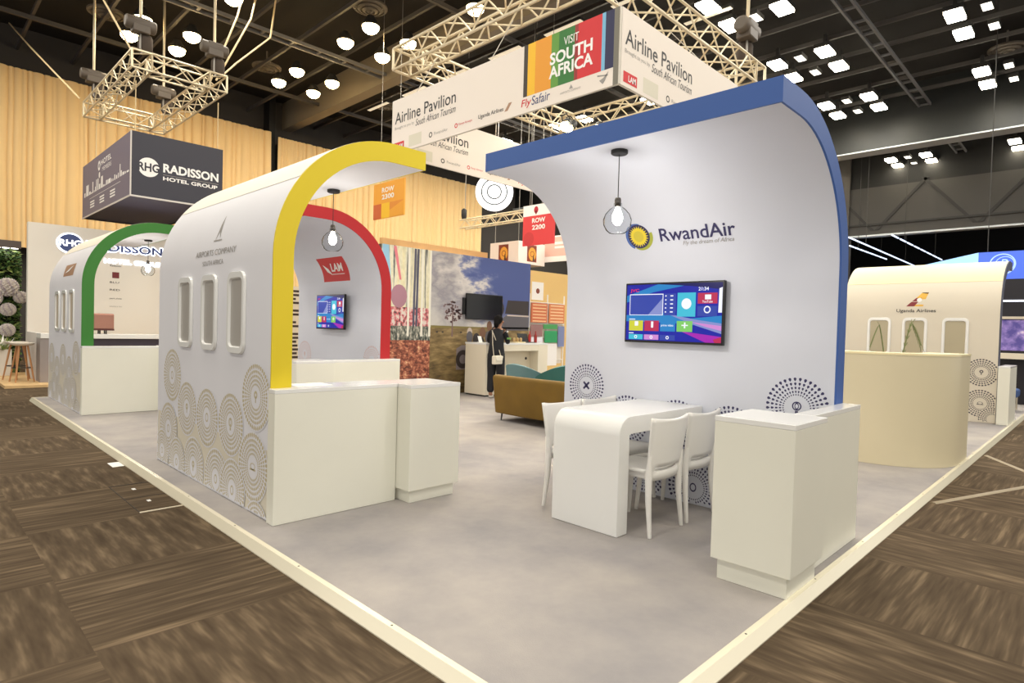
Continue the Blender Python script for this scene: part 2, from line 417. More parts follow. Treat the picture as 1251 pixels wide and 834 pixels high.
arr = ((.36, .44), (.47, .55), (.58, .67), (.7, .8), (.83, 1.0))
kb = dict(spokes=44, rings=((.34, .42), (.45, .55), (.58, .68), (.71, .82), (.85, 1.0)), fat=1.5)
# yellow
L1 = 2.62
def Y(y): return 6.82-y
ym = [(Y(6.38), .88, .25, 'ring', kb), (Y(5.95), .61, .24, 'tree', kb), (Y(5.44), .59, .245, 'ring', kb), (Y(4.92), .60, .245, 'balloon', kb), (Y(4.45), .86, .245, 'tree', kb), (Y(4.48), .34, .255, 'car', kb), (Y(5.75), .12, .25, 'tree', kb), (Y(5.21), .11, .245, 'ring', kb), (Y(6.46), .36, .25, 'ring', kb), (Y(4.86), .09, .24, 'ring', kb), (Y(6.2), .08, .22, 'ring', kb), (Y(6.64), .12, .2, 'ring', kb), (Y(4.4), -.1, .2, 'ring', kb)]
sh_y, fy_ = shell(1.855, 1, 4.2, 6.82, (224, 200, 30), 'yellow_edge_band', 'white arched booth shell with yellow edge, nearest on the left', ym, beige, False, True, .5)
for u0, u1 in ((Y(6.19), Y(5.83)), (Y(5.59), Y(5.24)), (Y(5.0), Y(4.66))): cabin_window(sh_y, fy_, u0, u1, 1.16, 1.80, pane_grey)
text('AIRPORTS COMPANY', fy_, Y(5.78), 1.955, .90, .05, grey_ink, sh_y); text('SOUTH AFRICA', fy_, Y(5.6), 1.875, .47, .04, grey_ink, sh_y)
b = MB(); q = lambda pts, mi=0, n=.002: b.poly([fy_.p(u, v, n) for u, v in pts], mi)
q([(Y(5.37), 2.08), (Y(5.33), 2.22), (Y(5.31), 2.31), (Y(5.29), 2.2), (Y(5.27), 2.09), (Y(5.31), 2.16)]); q([(Y(5.40), 2.075), (Y(5.22), 2.075), (Y(5.22), 2.085), (Y(5.40), 2.085)])
b.build('company_emblem', grey_ink, sh_y)
# green
def G(y): return 13.2-y
gm = [(G(y), v, .25, ic, kb) for y, v, ic in ((12.9, .7, 'ring'), (12.4, .5, 'tree'), (11.9, .72, 'ring'), (11.4, .55, 'balloon'), (10.9, .8, 'tree'), (12.65, .22, 'ring'), (12.15, .05, 'ring'), (11.6, .2, 'car'), (11.1, .25, 'ring'), (10.8, -.05, 'ring'), (12.95, .05, 'ring'))]
sh_g, fg_ = shell(1.87, 1, 10.55, 13.2, (52, 124, 42), 'green_edge_band', 'white arched booth shell with green edge, farther back on the left', gm, beige, False, True, .6)
for y0, y1 in ((12.56, 12.2), (11.98, 11.62), (11.4, 11.04)): cabin_window(sh_g, fg_, G(y0), G(y1), 1.16, 1.82, pane_tan)
b = MB(); brown = mat('brown_print', (168, 130, 104), .5)
rect(b, fg_, G(12.03), G(11.26), 2.04, 2.23, .002, 0, 6); b.poly([fg_.p(G(11.9), 2.09, .009), fg_.p(G(11.62), 2.11, .009), fg_.p(G(11.36), 2.2, .009), fg_.p(G(11.56), 2.17, .009)], 1)
b.build('logo_panel', [brown, white_ink], sh_g)
text('SAFARI', fg_, G(11.92), 1.955, .52, .03, grey_ink, sh_g) if False else None
# blue
kn = dict(spokes=36, fat=1.05)
def Bl(y): return 3.84-y
bmeds = [(Bl(3.57), .89, .205, 'plane', kn), (Bl(3.1), .62, .22, 'ring', kn), (Bl(2.6), .63, .22, 'ring', kn), (Bl(2.13), .63, .22, 'car', kn), (Bl(1.63), .89, .225, 'balloon', kn), (Bl(2.43), .14, .23, 'ring', kn), (Bl(2.9), .2, .22, 'tree', kn), (Bl(3.35), .42, .21, 'ring', kn), (Bl(1.95), .22, .22, 'ring', kn), (Bl(1.6), .4, .21, 'car', kn), (Bl(3.62), .1, .2, 'ring', kn)]
sh_b, fb_ = shell(4.80, -1, 1.365, 3.84, (54, 92, 164), 'blue_edge_band', 'white arched booth shell with blue edge, nearest on the right', bmeds, navy, True, False)
text('RwandAir', fb_, Bl(2.775), 2.20, .665, .115, navy, sh_b, bold=.012); text('Fly the dream of Africa', fb_, Bl(2.57), 2.145, .44, .045, grey_ink, sh_b, shear=.25)
b = MB(); cu, cv = Bl(2.98), 2.265
def wedge(a0, a1, r, du, dv, mi, n):
    pp = [fb_.p(cu+du+q*math.cos(a0+(a1-a0)*k/16), cv+dv+q*math.sin(a0+(a1-a0)*k/16), n) for q in (.085, .1, r) for k in range(17)]
    b.add(pp, [(j*17+k, j*17+k+1, (j+1)*17+k+1, (j+1)*17+k) for j in range(2) for k in range(16)], mi)
wedge(1.2, 4.3, .118, -.015, 0, 2, .0015); wedge(4.1, 6.6, .118, .02, -.008, 3, .0015); disc(b, fb_, cu, cv, .108, .003, 0)
for k in range(24):
    a = 2*PI*k/24; b.poly([fb_.p(cu+.07*math.cos(a-.12), cv+.07*math.sin(a-.12), .0055), fb_.p(cu+.098*math.cos(a), cv+.098*math.sin(a), .0055), fb_.p(cu+.07*math.cos(a+.12), cv+.07*math.sin(a+.12), .0055)], 1)
disc(b, fb_, cu, cv, .074, .006, 1); disc(b, fb_, cu, cv, .05, .0075, 4)
b.build('sun_emblem', [navy, mat('sun_yellow', (236, 214, 60), .5), mat('emblem_blue', (80, 110, 180), .5), mat('emblem_green', (170, 176, 70), .5), mat('sun_gold', (214, 196, 70), .5)], sh_b)
# red
def Rd(y): return 9.6-y
kr = dict(spokes=40, rings=arr)
sh_r, fr_ = shell(4.83, -1, 7.15, 9.6, (184, 30, 38), 'red_edge_band', 'white arched booth shell with red edge, seen under the yellow arch', [(Rd(9.36), .9, .22, 'tree', kr), (Rd(7.37), .9, .22, 'ring', kr), (Rd(8.8), .6, .22, 'ring', kr), (Rd(8.0), .6, .22, 'ring', kr)], pinkp, True, False)
b = MB()
for k in range(8):
    f0, f1 = k/8, (k+1)/8; us = lambda f: .02*math.sin(f*PI)
    b.poly([fr_.p(Rd(8.73)+us(f0), 2.05+.375*f0, .002), fr_.p(Rd(7.96)+us(f0), 2.05+.375*f0, .002), fr_.p(Rd(7.96)+us(f1), 2.05+.375*f1, .002), fr_.p(Rd(8.73)+us(f1), 2.05+.375*f1, .002)])
b.build('red_logo_panel', mat('logo_red', (206, 50, 54), .5), sh_r)
text('LAM', fr_, Rd(8.42), 2.20, .36, .13, white_ink, sh_r, n=.005, bold=.03, shear=.2)
b = MB(); b.poly([fr_.p(Rd(8.62), 2.32, .005), fr_.p(Rd(8.55), 2.2, .005), fr_.p(Rd(8.42), 2.15, .005), fr_.p(Rd(8.50), 2.25, .005)]); rect(b, fr_, Rd(8.45), Rd(8.07), 2.155, 2.165, .005); b.build('bird_emblem', white_ink, sh_r)
# uganda
def U_(y): return 3.84-y
ku = dict(spokes=32, fat=1.5)
sh_u, fu_ = shell(13.3, 1, 1.365, 3.84, (60, 64, 84), 'dark_edge_band', 'cream arched booth shell with three grey windows, at the far right', [(U_(1.60), .87, .24, 'tree', ku), (U_(1.60), .33, .24, 'car', ku), (U_(1.99), .12, .22, 'ring', ku), (U_(2.1), .6, .24, 'ring', ku), (U_(2.6), .6, .24, 'ring', ku), (U_(1.42), .07, .2, 'ring', ku)], greyp, False, True)
for y0, y1 in ((3.35, 3.05), (2.77, 2.47), (2.15, 1.85)): cabin_window(sh_u, fu_, U_(y0)-.05, U_(y1)+.05, 1.1, 1.82, pane_olive)
text('Uganda Airlines', fu_, U_(2.92), 1.90, .62, .08, ink, sh_u, bold=.01); 
b = MB()
P = lambda pts, mi, n=.002: b.poly([fu_.p(U_(y), v, n) for y, v in pts], mi)
P([(2.77, 2.03), (2.50, 2.03), (2.46, 2.2), (2.43, 2.30), (2.53, 2.30), (2.62, 2.19)], 0, .0015); P([(2.77, 2.03), (2.64, 2.03), (2.53, 2.19), (2.62, 2.19)], 1, .003); P([(2.535, 2.29), (2.44, 2.27), (2.43, 2.30), (2.53, 2.30)], 2, .003)
disc(b, fu_, U_(2.565), 2.15, .04, .0045, 3, 20); b.build('tail_emblem', [mat('tail_gold', (226, 178, 70), .5), mat('tail_red', (128, 38, 44), .5), mat('tail_brown', (96, 72, 40), .5), white_ink], sh_u)

# ------------------------------------------------------------------ counters and plinths
def cbox(name, label, cat, x0, x1, y0, y1, h, kick=0, inset=.03, m=white_lam, group=None):
    t = thing(name, label, cat, ((x0+x1)/2, (y0+y1)/2, 0), 0, group)
    w, d = (x1-x0)/2, (y1-y0)/2
    if kick:
        b = MB(); b.box(-w, w, -d, d, kick, h-.03); b.build('cabinet_body', m, t, bevel=.003)
        MB().box(-w+inset, w-inset, -d+inset, d-inset, 0, kick).build('kick_base', m, t)
        MB().box(-w-.001, w+.001, -d-.001, d+.001, h-.03, h).build('cabinet_top', white_gloss, t, bevel=.003)
    else:
        MB().box(-w, w, -d, d, 0, h-.03).build('counter_panel', m, t, bevel=.003)
        MB().box(-w-.001, w+.001, -d-.001, d+.001, h-.03, h).build('counter_top', white_gloss, t, bevel=.003)
    return t
H = .947
yc = cbox('reception_counter', 'long white counter in front of the yellow-edged arch', 'counter', 1.835, 2.845, 4.09, 4.198, H)
MB().box(2.012-2.34, 2.845-2.34, .0545, .275, H-.03, H).build('counter_shelf', white_gloss, yc, bevel=.003)
cbox('plinth_cabinet', 'white square plinth cabinet at right end of the yellow arch counter', 'cabinet', 2.85, 3.36, 3.915, 4.38, H, .1)
cbox('plinth_cabinet', 'large white square plinth cabinet nearest the platform edge at right', 'cabinet', 3.335, 3.835, 1.168, 1.62, H, .12)
cbox('reception_counter', 'slim white counter between the front plinth and the blue arch', 'counter', 3.84, 4.785, 1.246, 1.362, H)
cbox('reception_counter', 'long white counter in front of the green-edged arch', 'counter', 1.86, 2.87, 10.44, 10.545, .99)
cbox('plinth_cabinet', 'white plinth cabinet beside the green arch counter', 'cabinet', 2.875, 3.39, 10.27, 10.7, .99, .1)
cbox('plinth_cabinet', 'white plinth cabinet in front of the red arch, mostly hidden', 'cabinet', 3.36, 3.86, 6.92, 7.36, H, .12)
cbox('reception_counter', 'white counter in front of the red-edged arch', 'counter', 3.865, 4.9, 7.0, 7.145, H)
cbox('end_panel_counter', 'slim cream counter end beside the far right shell', 'counter', 13.2, 14.2, 1.2, 1.362, 1.0)
# curved counter of the far right booth
t = thing('curved_reception_counter', 'tall cream reception counter with rounded corner, right of the blue arch', 'counter', (7.76, 1.2, 0))
pts = []
R1 = .75
for k in range(13):
    a = PI+PI/2*k/12; pts.append((R1+R1*math.cos(a), R1+R1*math.sin(a)))
outer = [(0, 2.6)]+pts+[(1.32, 0)]
def offs(P, d):
    out = []
    for i, p in enumerate(P):
        a = Vector(P[max(i-1, 0)]); c = Vector(P[min(i+1, len(P)-1)]); tdir = (c-a).normalized(); nrm = Vector((-tdir.y, tdir.x))
        out.append((p[0]+nrm.x*d, p[1]+nrm.y*d))
    return out
def wallstrip(P, Q, z0, z1):
    b = MB(); n = len(P); vs = [(x, y, z) for z in (z0, z1) for x, y in P+Q]; m = 2*n
    fs = [(0, n, m+n, m), (n-1, m+n-1, m+2*n-1, 2*n-1)]
    for k in range(n-1): fs += [(k, k+1, m+k+1, m+k), (n+k, m+n+k, m+n+k+1, n+k+1), (k, n+k, n+k+1, k+1), (m+k, m+k+1, m+n+k+1, m+n+k)]
    return b.add(vs, fs)
cream = mat('cream_laminate', (214, 203, 172), .35, var=.02, vscale=1.2)
wallstrip(outer, offs(outer, .05), 0, 1.235).build('counter_front', cream, t, smooth=30)
wallstrip(offs(outer, -.004), offs(outer, .42), 1.236, 1.26).build('counter_top', mat('cream_top', (238, 224, 180), .3), t, smooth=30)

# ------------------------------------------------------------------ waterfall table and chairs
t = thing('waterfall_table', 'white waterfall table with rounded front corner below the wall television', 'table', (3.475, 2.37, 0))
b = MB(); hh, th, r = .825, .125, .13; n = 10; LX = 4.648-3.475
o = [(0, 0)]+[(r-r*math.cos(PI/2*k/n), hh-r+r*math.sin(PI/2*k/n)) for k in range(n+1)]+[(LX, hh)]
ri = .02
i_ = [(th, 0)]+[(th+ri-ri*math.cos(PI/2*k/n), hh-th-ri+ri*math.sin(PI/2*k/n)) for k in range(n+1)]+[(LX, hh-th)]
ext(b, o, i_, lambda u: u, 0, .59)
b.build('table_body', white_gloss, t, smooth=35, bevel=.004)
MB().box(.45, LX-.02, .27, .31, .62, .699).build('support_rail', white_lam, t)
def chair_proto():
    t = thing('dining_chair', 'white plastic chair at near side of the white table, closer to the platform corner', 'chair', (0, 0, 0), 0, None)
    b = MB(); cols, rows = 16, 14; vs = []
    def bx(i, z): return (i/cols-.5)*2*(.205+.04*(z-.385)/.445)
    for j in range(rows+1):
        z = .385+.445*j/rows
        for i in range(cols+1):
            s = i/cols*2-1; zz = z
            if j == rows: zz = z-.02*(1-s*s)
            vs.append((bx(i, z), -.205-.055*(z-.385)/.445-.035*(1-s*s)+.0*s, zz))
    fs = []
    for j in range(rows):
        for i in range(cols):
            if j == 2 and 2 <= i < cols-2: continue
            fs.append((j*(cols+1)+i, j*(cols+1)+i+1, (j+1)*(cols+1)+i+1, (j+1)*(cols+1)+i))
    b.add(vs, fs); b.build('backrest', plastic, t, smooth=60, solid=.022)
    b = MB(); vs = []; nn = 10
    for j in range(nn+1):
        for i in range(nn+1):
            s = i/nn*2-1; q = j/nn
            vs.append((s*(.2+.015*q), -.185+.395*q, .445-.012*(1-s*s)-(.02*(q-.8)**2*25 if q > .8 else 0)))
    b.add(vs, [(j*(nn+1)+i, j*(nn+1)+i+1, (j+1)*(nn+1)+i+1, (j+1)*(nn+1)+i) for j in range(nn) for i in range(nn)])
    b.build('seat', plastic, t, smooth=60, solid=.026)
    b = MB(); b.box(-.185, .185, -.18, .19, .39, .43); b.build('seat_apron', plastic, t, bevel=.01)
    for sx in (-1, 1):
        MB().tube([(sx*.212, -.235, .56), (sx*.205, -.22, .42), (sx*.205, -.225, .25), (sx*.215, -.25, 0)], [.014, .026, .022, .014], 8).build('leg', plastic, t, smooth=50)
        MB().tube([(sx*.185, .17, .43), (sx*.19, .18, .25), (sx*.2, .2, 0)], [.026, .021, .015], 8).build('leg', plastic, t, smooth=50)
    return t
ch = chair_proto(); ch.location = (3.86, 2.465, 0); ch['group'] = 'chairs around the white table'
dup(ch, (4.37, 2.465, 0), 0, 'white plastic chair at near side of the white table, partly behind the front plinth', 'chairs around the white table')
dup(ch, (3.875, 2.955, 0), PI, 'white plastic chair tucked behind the table, nearer the rounded table end', 'chairs around the white table')
dup(ch, (4.385, 2.955, 0), PI, 'white plastic chair tucked behind the table, nearer the printed wall', 'chairs around the white table')

# ------------------------------------------------------------------ televisions
def emat(name, c, s=1.0):
    m = mat(name, c, .3, emit=s*.84, spec=.2); m.node_tree.nodes['Principled BSDF'].inputs['Base Color'].default_value = (.01, .01, .012, 1)
    return m
SCR = [emat('screen_blue', (28, 40, 205), .55), emat('screen_sky', (40, 150, 225), .7), emat('screen_cyan', (70, 205, 232), .8), emat('screen_pink', (225, 150, 225), .8), emat('screen_magenta', (190, 40, 200), .7), emat('screen_yellow', (225, 225, 60), .8), emat('screen_red', (215, 50, 95), .7), emat('screen_green', (140, 220, 110), .8), emat('screen_indigo', (58, 80, 190), .7), emat('screen_white', (240, 242, 250), 1), emat('screen_deep', (20, 14, 120), .5), emat('screen_lilac', (150, 160, 225), .75)]
def television(x, yl, z0, w, h, label, wallx, rot=0):
    t = thing('flat_television', label, 'television', (x, yl-w/2, z0))
    t.rotation_euler = (0, 0, rot)
    fr = Fr((0, w/2, 0), (0, -1, 0))
    b = MB(); b.box(0, .035, -w/2, w/2, 0, h); b.build('television_case', mat('tv_black', (16, 14, 18), .3), t, bevel=.004)
    MB().box(.035, wallx-x, -.15, .15, h*.3, h*.7).build('wall_bracket', black, t)
    s = MB(); iw, ih = w-.03, h-.035; o = Vector((0, 0, 0))
    S = lambda a, c, d, e, mi, n: rect(s, fr, .015+a*iw, .015+d*iw, .02+(1-e)*ih, .02+(1-c)*ih, n, mi)   # screen fractions, top-down
    Pg = lambda pts, mi, n: s.poly([fr.p(.015+a*iw, .02+(1-c)*ih, n) for a, c in pts], mi)
    S(0, 0, 1, 1, 0, .001)
    Pg([(0, .2), (.35, .0), (.75, 0), (.3, .14), (0, .32)], 1, .0015); Pg([(.35, 0), (1, 0), (1, .12), (.7, .05)], 10, .0016)
    Pg([(.0, .55), (.4, .5), (.7, .6), (1, .55), (1, .75), (.5, .68), (0, .66)], 1, .0016); Pg([(.45, .52), (.75, .62), (1, .68), (1, .85), (.75, .72)], 11, .0018); Pg([(.7, .66), (1, .72), (1, .8), (.85, .74)], 3, .002); Pg([(.6, .82), (1, .9), (1, 1), (.85, 1)], 4, .0018); Pg([(.92, .95), (1, .9), (1, 1), (.94, 1)], 6, .002)
    Pg([(.97, .1), (1, .08), (1, .5), (.965, .5)], 9, .0018)
    S(.035, .17, .41, .55, 9, .002); S(.042, .185, .403, .54, 8, .0024); Pg([(.25, .54), (.403, .25), (.403, .54)], 11, .0026)
    S(.42, .17, .545, .55, 8, .0022)
    for k in range(5): S(.43, .2+k*.07, .445, .22+k*.07, 9, .0026); S(.485, .2+k*.07, .515, .22+k*.07, 9, .0026)
    S(.56, .16, .745, .57, 2, .0022); disc(s, fr, .015+.653*iw, .02+.65*ih, .045, .0026, 9, 20)
    S(.765, .17, .955, .35, 6, .0022); S(.835, .2, .895, .28, 9, .0026); S(.765, .39, .955, .56, 8, .0022); disc(s, fr, .015+.86*iw, .02+.55*ih, .03, .0026, 9, 16, .02)
    for k, c in enumerate((5, 6, 1, 7)): S(.035+k*.175, .645, .195+k*.175, .83, c, .0022)
    S(.1, .66, .14, .74, 9, .0026); S(.285, .66, .31, .77, 9, .0026); S(.635, .67, .65, .77, 9, .0026); S(.61, .71, .675, .73, 9, .0026)
    S(.035, .615, .105, .63, 9, .0026); S(.035, .865, .09, .88, 9, .0026)
    for k, c in enumerate((2, 3, 8)): S(.035+k*.175, .895, .195+k*.175, .985, c, .0022); disc(s, fr, .015+(.115+k*.175)*iw, .02+.06*ih, .015, .0026, 9, 12, .008)
    scr = s.build('screen', SCR, t)
    text('JVC', fr, .015+.04*iw, .02+.855*ih, .1*iw, .07*ih, emat('screen_logo_red', (235, 50, 60), .9), scr, n=.003, bold=.02)
    text('21:34', fr, .015+.77*iw, .02+.87*ih, .1*iw, .06*ih, SCR[9], scr, n=.003, bold=.02)
    text('prime video', fr, .015+.395*iw, .02+.245*ih, .13*iw, .05*ih, SCR[9], scr, n=.003, bold=.01)
    text('YouTube', fr, .015+.81*iw, .02+.665*ih, .1*iw, .04*ih, SCR[9], scr, n=.003, bold=.01)
    return t
television(4.595, 3.115, 1.325, .925, .52, 'television with bright colourful menu on the blue-edged arch wall', 4.652)
television(4.58, 8.80, 1.325, .83, .52, 'television with blue menu on the red-edged arch wall', 4.682)

# ------------------------------------------------------------------ pendant lamps
bulb_m = mat('lit_bulb', (255, 246, 228), .4, emit=14)
def pendant(x, y, z, label):
    t = thing('pendant_lamp', label, 'pendant lamp', (x, y, z))
    MB().lathe([(.0, 0), (.062, 0), (.062, -.022), (.055, -.028), (0, -.028)], (0, 0, 0), 24).build('ceiling_rose', black, t, smooth=40)
    MB().tube([(0, 0, -.02), (0, 0, -.355)], .0035, 6).build('cord', black, t)
    MB().lathe([(.0, -.345), (.02, -.345), (.024, -.36), (.024, -.40), (.016, -.41), (0, -.41)], (0, 0, 0), 16).build('lamp_socket', mat('chrome_socket', (110, 105, 100), .25, .9), t, smooth=40)
    g = [(.03, -.385), (.034, -.41), (.06, -.43), (.09, -.465), (.104, -.505), (.1, -.545), (.082, -.58), (.06, -.6)]
    MB().lathe(g+[(r-.004, z_) for r, z_ in g[::-1]], (0, 0, 0), 28).build('glass_globe', glass, t, smooth=60)
    MB().lathe([(0, -.408), (.014, -.41), (.02, -.43), (.036, -.465), (.04, -.49), (.034, -.52), (.018, -.54), (0, -.545)], (0, 0, 0), 16).build('light_bulb', bulb_m, t, smooth=60)
    d = bpy.data.lights.new('bulb_light', 'POINT'); d.energy = 14; d.shadow_soft_size = .05; d.color = (1, .94, .84)
    l = bpy.data.objects.new('bulb_light', d); COL.objects.link(l); l.parent = t; l.location = (0, 0, -.62)
PZ = ZC+RO-TH
pendant(3.71, 2.61, PZ, 'glass globe pendant lamp hanging under the blue-edged arch')
pendant(3.04, 5.54, PZ, 'glass globe pendant lamp hanging under the yellow-edged arch')
pendant(2.99, 11.66, PZ, 'glass globe pendant lamp hanging under the green-edged arch')

# ------------------------------------------------------------------ trusses, hoists, overhead sign
def truss_beam(mb, A, B, s=.29, step=.36, r=.024):
    A, B = Vector(A), Vector(B); d = (B-A).normalized(); Z = Vector((0, 0, 1)); sdir = d.cross(Z).normalized(); L = (B-A).length
    cs = [sdir*s/2*a+Z*s/2*c for a, c in ((-1, -1), (1, -1), (1, 1), (-1, 1))]
    for c in cs: mb.tube([A+c, B+c], r, 6)
    n = max(2, int(L/step))
    for k in range(n):
        p, q = A+d*L*k/n, A+d*L*(k+1)/n
        for i in range(4):
            c0, c1 = cs[i], cs[(i+1) % 4]
            if k % 2: c0, c1 = c1, c0
            mb.tube([p+c0, q+c1], r*.6, 5, caps=False)
def truss_frame(x0, x1, y0, y1, z, s, label, step=.36, r=.024):
    t = thing('lighting_truss', label, 'truss', (x0, y0, z)); w, d = x1-x0, y1-y0
    for A, B in (((0, -s/2, 0), (0, d+s/2, 0)), ((w, -s/2, 0), (w, d+s/2, 0)), ((s/2, 0, 0), (w-s/2, 0, 0)), ((s/2, d, 0), (w-s/2, d, 0))):
        b = MB(); truss_beam(b, A, B, s, step, r)
        dv = (Vector(B)-Vector(A)).normalized(); sv = dv.cross(Vector((0, 0, 1)))*s/2; Zv = Vector((0, 0, s/2))
        for E_ in (A, B):
            E_ = Vector(E_)
            for q in (1, -1): b.tube([E_+sv*q-Zv, E_+sv*q+Zv], r, 6); b.tube([E_-sv+Zv*q, E_+sv+Zv*q], r, 6)
        b.build('truss_section', truss_m, t, smooth=60)
    return t
tf1 = truss_frame(6.2, 10.68, 4.75, 8.83, 6.0, .36, 'large rectangular aluminium truss above the airline pavilion box sign', .34)
tf2 = truss_frame(3.72, 5.3, 15.35, 19.8, 7.0, .38, 'rectangular aluminium truss above the dark blue hotel group box sign', .4)
t = thing('lighting_truss', 'short straight truss behind the red ROW 2200 sign', 'truss', (14, 13, 5)); b = MB(); truss_beam(b, (0, 3.4, 0), (0, 0, 0), .28, .3); b.build('truss_section', truss_m, t, smooth=60)
for y in (.1, 3.3): MB().tube([(0, y, .14), (0, y, 6.199)], .012, 5).build('suspension_wire', steel, t)
MB().lathe([(0, 0), (.08, 0), (.1, .1), (.1, .3), (.05, .36), (0, .36)], (0, 3.35, .2), 12).build('lamp_head', black, t, smooth=40)
def hoist(x, y, z, label, top=11.2):
    t = thing('chain_hoist', label, 'hoist', (x, y, z))
    body = mat('hoist_body', (88, 78, 68), .5)
    b = MB(); b.box(-.17, .17, -.13, .13, .42, .74); b.lathe([(0, -.3), (.12, -.3), (.14, -.26), (.14, .26), (.12, .3), (0, .3)], (0, 0, .62), 14, axis='x'); b.build('motor_body', body, t, smooth=40, bevel=.02)
    MB().lathe([(0, .0), (.1, .02), (.15, .12), (.15, .36), (.12, .42), (0, .42)], (.12, .1, .02), 12).build('chain_bag', mat('chain_bag', (70, 60, 52), .9), t, smooth=50)
    MB().tube([(0, 0, .74), (0, 0, top-z)], .03, 6).build('lift_chain', mat('chain_pale', (205, 190, 160), .4, .4), t)
    MB().tube([(0, 0, .42), (0, 0, .1), (.05, 0, .04), (.0, 0, -.02)], .02, 6).build('hook', steel, t)
for x, y, lb in ((3.68, 19.6, 'chain hoist at far left corner of the hotel group sign truss'), (3.74, 15.4, 'chain hoist at upper left corner of the hotel group sign truss'), (5.28, 15.4, 'chain hoist at right corner of the hotel group sign truss'), (5.3, 19.4, 'chain hoist in the middle of the hotel group sign truss, lower one')):
    hoist(x, y, 7.22, lb)
hoist(10.6, 4.8, 6.22, 'chain hoist at right corner of the big truss over the pavilion sign')
# slanting power cables by the left truss
cab = mat('pale_cable', (214, 192, 150), .6)
for pts, lb in (([(2.6, 27-.5, 11.1), (2.75, 23, 9.3), (3.5, 20.3, 7.35)], 'slanting pale cable leading to the leftmost truss hoist'),
                ([(2.9, 18.6, 11.1), (3.3, 17, 8.9), (3.65, 15.8, 7.4)], 'slanting pale cable behind the upper left truss hoist'),
                ([(6.6, 16.5, 11.1), (6.1, 16.2, 9.2), (5.45, 16.2, 7.3)], 'left curved cable right of the hotel sign truss'),
                ([(6.9, 16.5, 11.1), (6.4, 16.1, 9.2), (5.5, 15.9, 7.3)], 'middle curved cable right of the hotel sign truss'),
                ([(7.4, 16.7, 11.1), (7.0, 16.3, 9.0), (6.0, 15.9, 7.9), (5.5, 15.7, 7.3)], 'right curved cable right of the hotel sign truss')):
    tag(MB().tube(pts, .022, 6).build('power_cable', cab, smooth=60), lb, 'cable')

sg = thing('box_sign', 'large hanging white airline pavilion box sign with colourful banner corner', 'sign', (5.717, 4.06, 4.2))
SW, SH = 4.44, .865
def pav_face(o, fr, nm):
    b = MB()
    rect(b, fr, 0, SW, 0, SH, .001, 0)
    rect(b, fr, 2.96, 3.03, .205, SH, .002, 1); rect(b, fr, 4.37, SW, .0, SH, .002, 2)
    for u0, u1, mi in ((3.03, 3.16, 3), (3.16, 3.43, 4), (3.43, 3.55, 5), (3.55, 3.80, 6), (3.80, 3.85, 7), (3.85, 4.20, 8), (4.20, 4.25, 9), (4.25, 4.37, 10)): rect(b, fr, u0, u1, .205, SH, .002, mi)
    rect(b, fr, .05, .33, .045, .17, .002, 8); rect(b, fr, .46, .79, .04, .22, .002, 11)
    disc(b, fr, 1.02, .12, .042, .002, 1, 20, .026); disc(b, fr, 1.62, .13, .035, .002, 8, 16, .02)
    p = b.build(nm, [sign_white, mat('banner_dark', (58, 50, 44), .6), mat('sign_post_grey', (120, 116, 104), .6), mat('banner_yellow', (238, 186, 40), .6), mat('banner_orange', (226, 152, 44), .6), mat('banner_lime', (96, 150, 60), .6), mat('banner_green', (48, 116, 52), .6), mat('banner_maroon', (150, 44, 44), .6), mat('banner_red', (206, 44, 50), .6), mat('banner_sky', (120, 180, 214), .6), mat('banner_navy', (38, 40, 78), .6), mat('sign_patch', (214, 208, 190), .6)], o)
    text('Airline Pavilion', fr, .07, .47, 1.53, .185, ink, p, bold=.005); text('Brought to you by', fr, .07, .365, .52, .06, grey_ink, p); text('South African Tourism', fr, .63, .335, .97, .105, ink, p, shear=.3)
    text('LAM', fr, .15, .07, .15, .07, white_ink, p, n=.004, bold=.02); text('RwandAir', fr, 1.11, .1, .32, .045, grey_ink, p); text('Kenya Airways', fr, 1.68, .11, .29, .045, red_ink, p)
    text('Uganda Airlines', fr, 2.10, .10, .5, .075, ink, p, bold=.01)
    c = MB(); c.poly([fr.p(2.62, .1, .003), fr.p(2.68, .1, .003), fr.p(2.76, .2, .003), fr.p(2.70, .2, .003)]); c.build('tail_emblem', brown, p)
    text('Fly', fr, 2.93, .055, .18, .12, red_ink, p, shear=.15, bold=.01); text('Safair', fr, 3.115, .07, .31, .115, mat('safair_blue', (60, 66, 110), .5), p, shear=.1, bold=.005)
    text('VISIT', fr, 3.63, .67, .23, .10, white_ink, p, n=.004); text('SOUTH', fr, 3.41, .485, .66, .15, white_ink, p, n=.004, bold=.03); text('AFRICA', fr, 3.40, .32, .68, .15, white_ink, p, n=.004, bold=.03)
    text('AIRPORTS COMPANY', fr, 3.59, .085, .32, .025, grey_ink, p); c = MB()
    c.poly([fr.p(3.73, .12, .003), fr.p(3.76, .17, .003), fr.p(3.79, .12, .003)]); c.build('company_emblem', grey_ink, p)
    c = MB(); c.poly([fr.p(4.18, .1, .003), fr.p(4.23, .05, .003), fr.p(4.26, .08, .003), fr.p(4.31, .18, .003), fr.p(4.24, .12, .003)]); c.poly([fr.p(4.15, .15, .003), fr.p(4.3, .13, .003), fr.p(4.3, .14, .003), fr.p(4.15, .17, .003)]); c.build('airline_emblem', grey_ink, p)
pav_face(sg, Fr((-.02, SW, 0), (0, -1, 0)), 'sign_panel'); pav_face(sg, Fr((0, -.02, 0), (1, 0, 0)), 'sign_panel')
pav_face(sg, Fr((0, SW-.02, 0), (1, 0, 0)), 'sign_panel'); pav_face(sg, Fr((SW-.02, SW, 0), (0, -1, 0)), 'sign_panel')
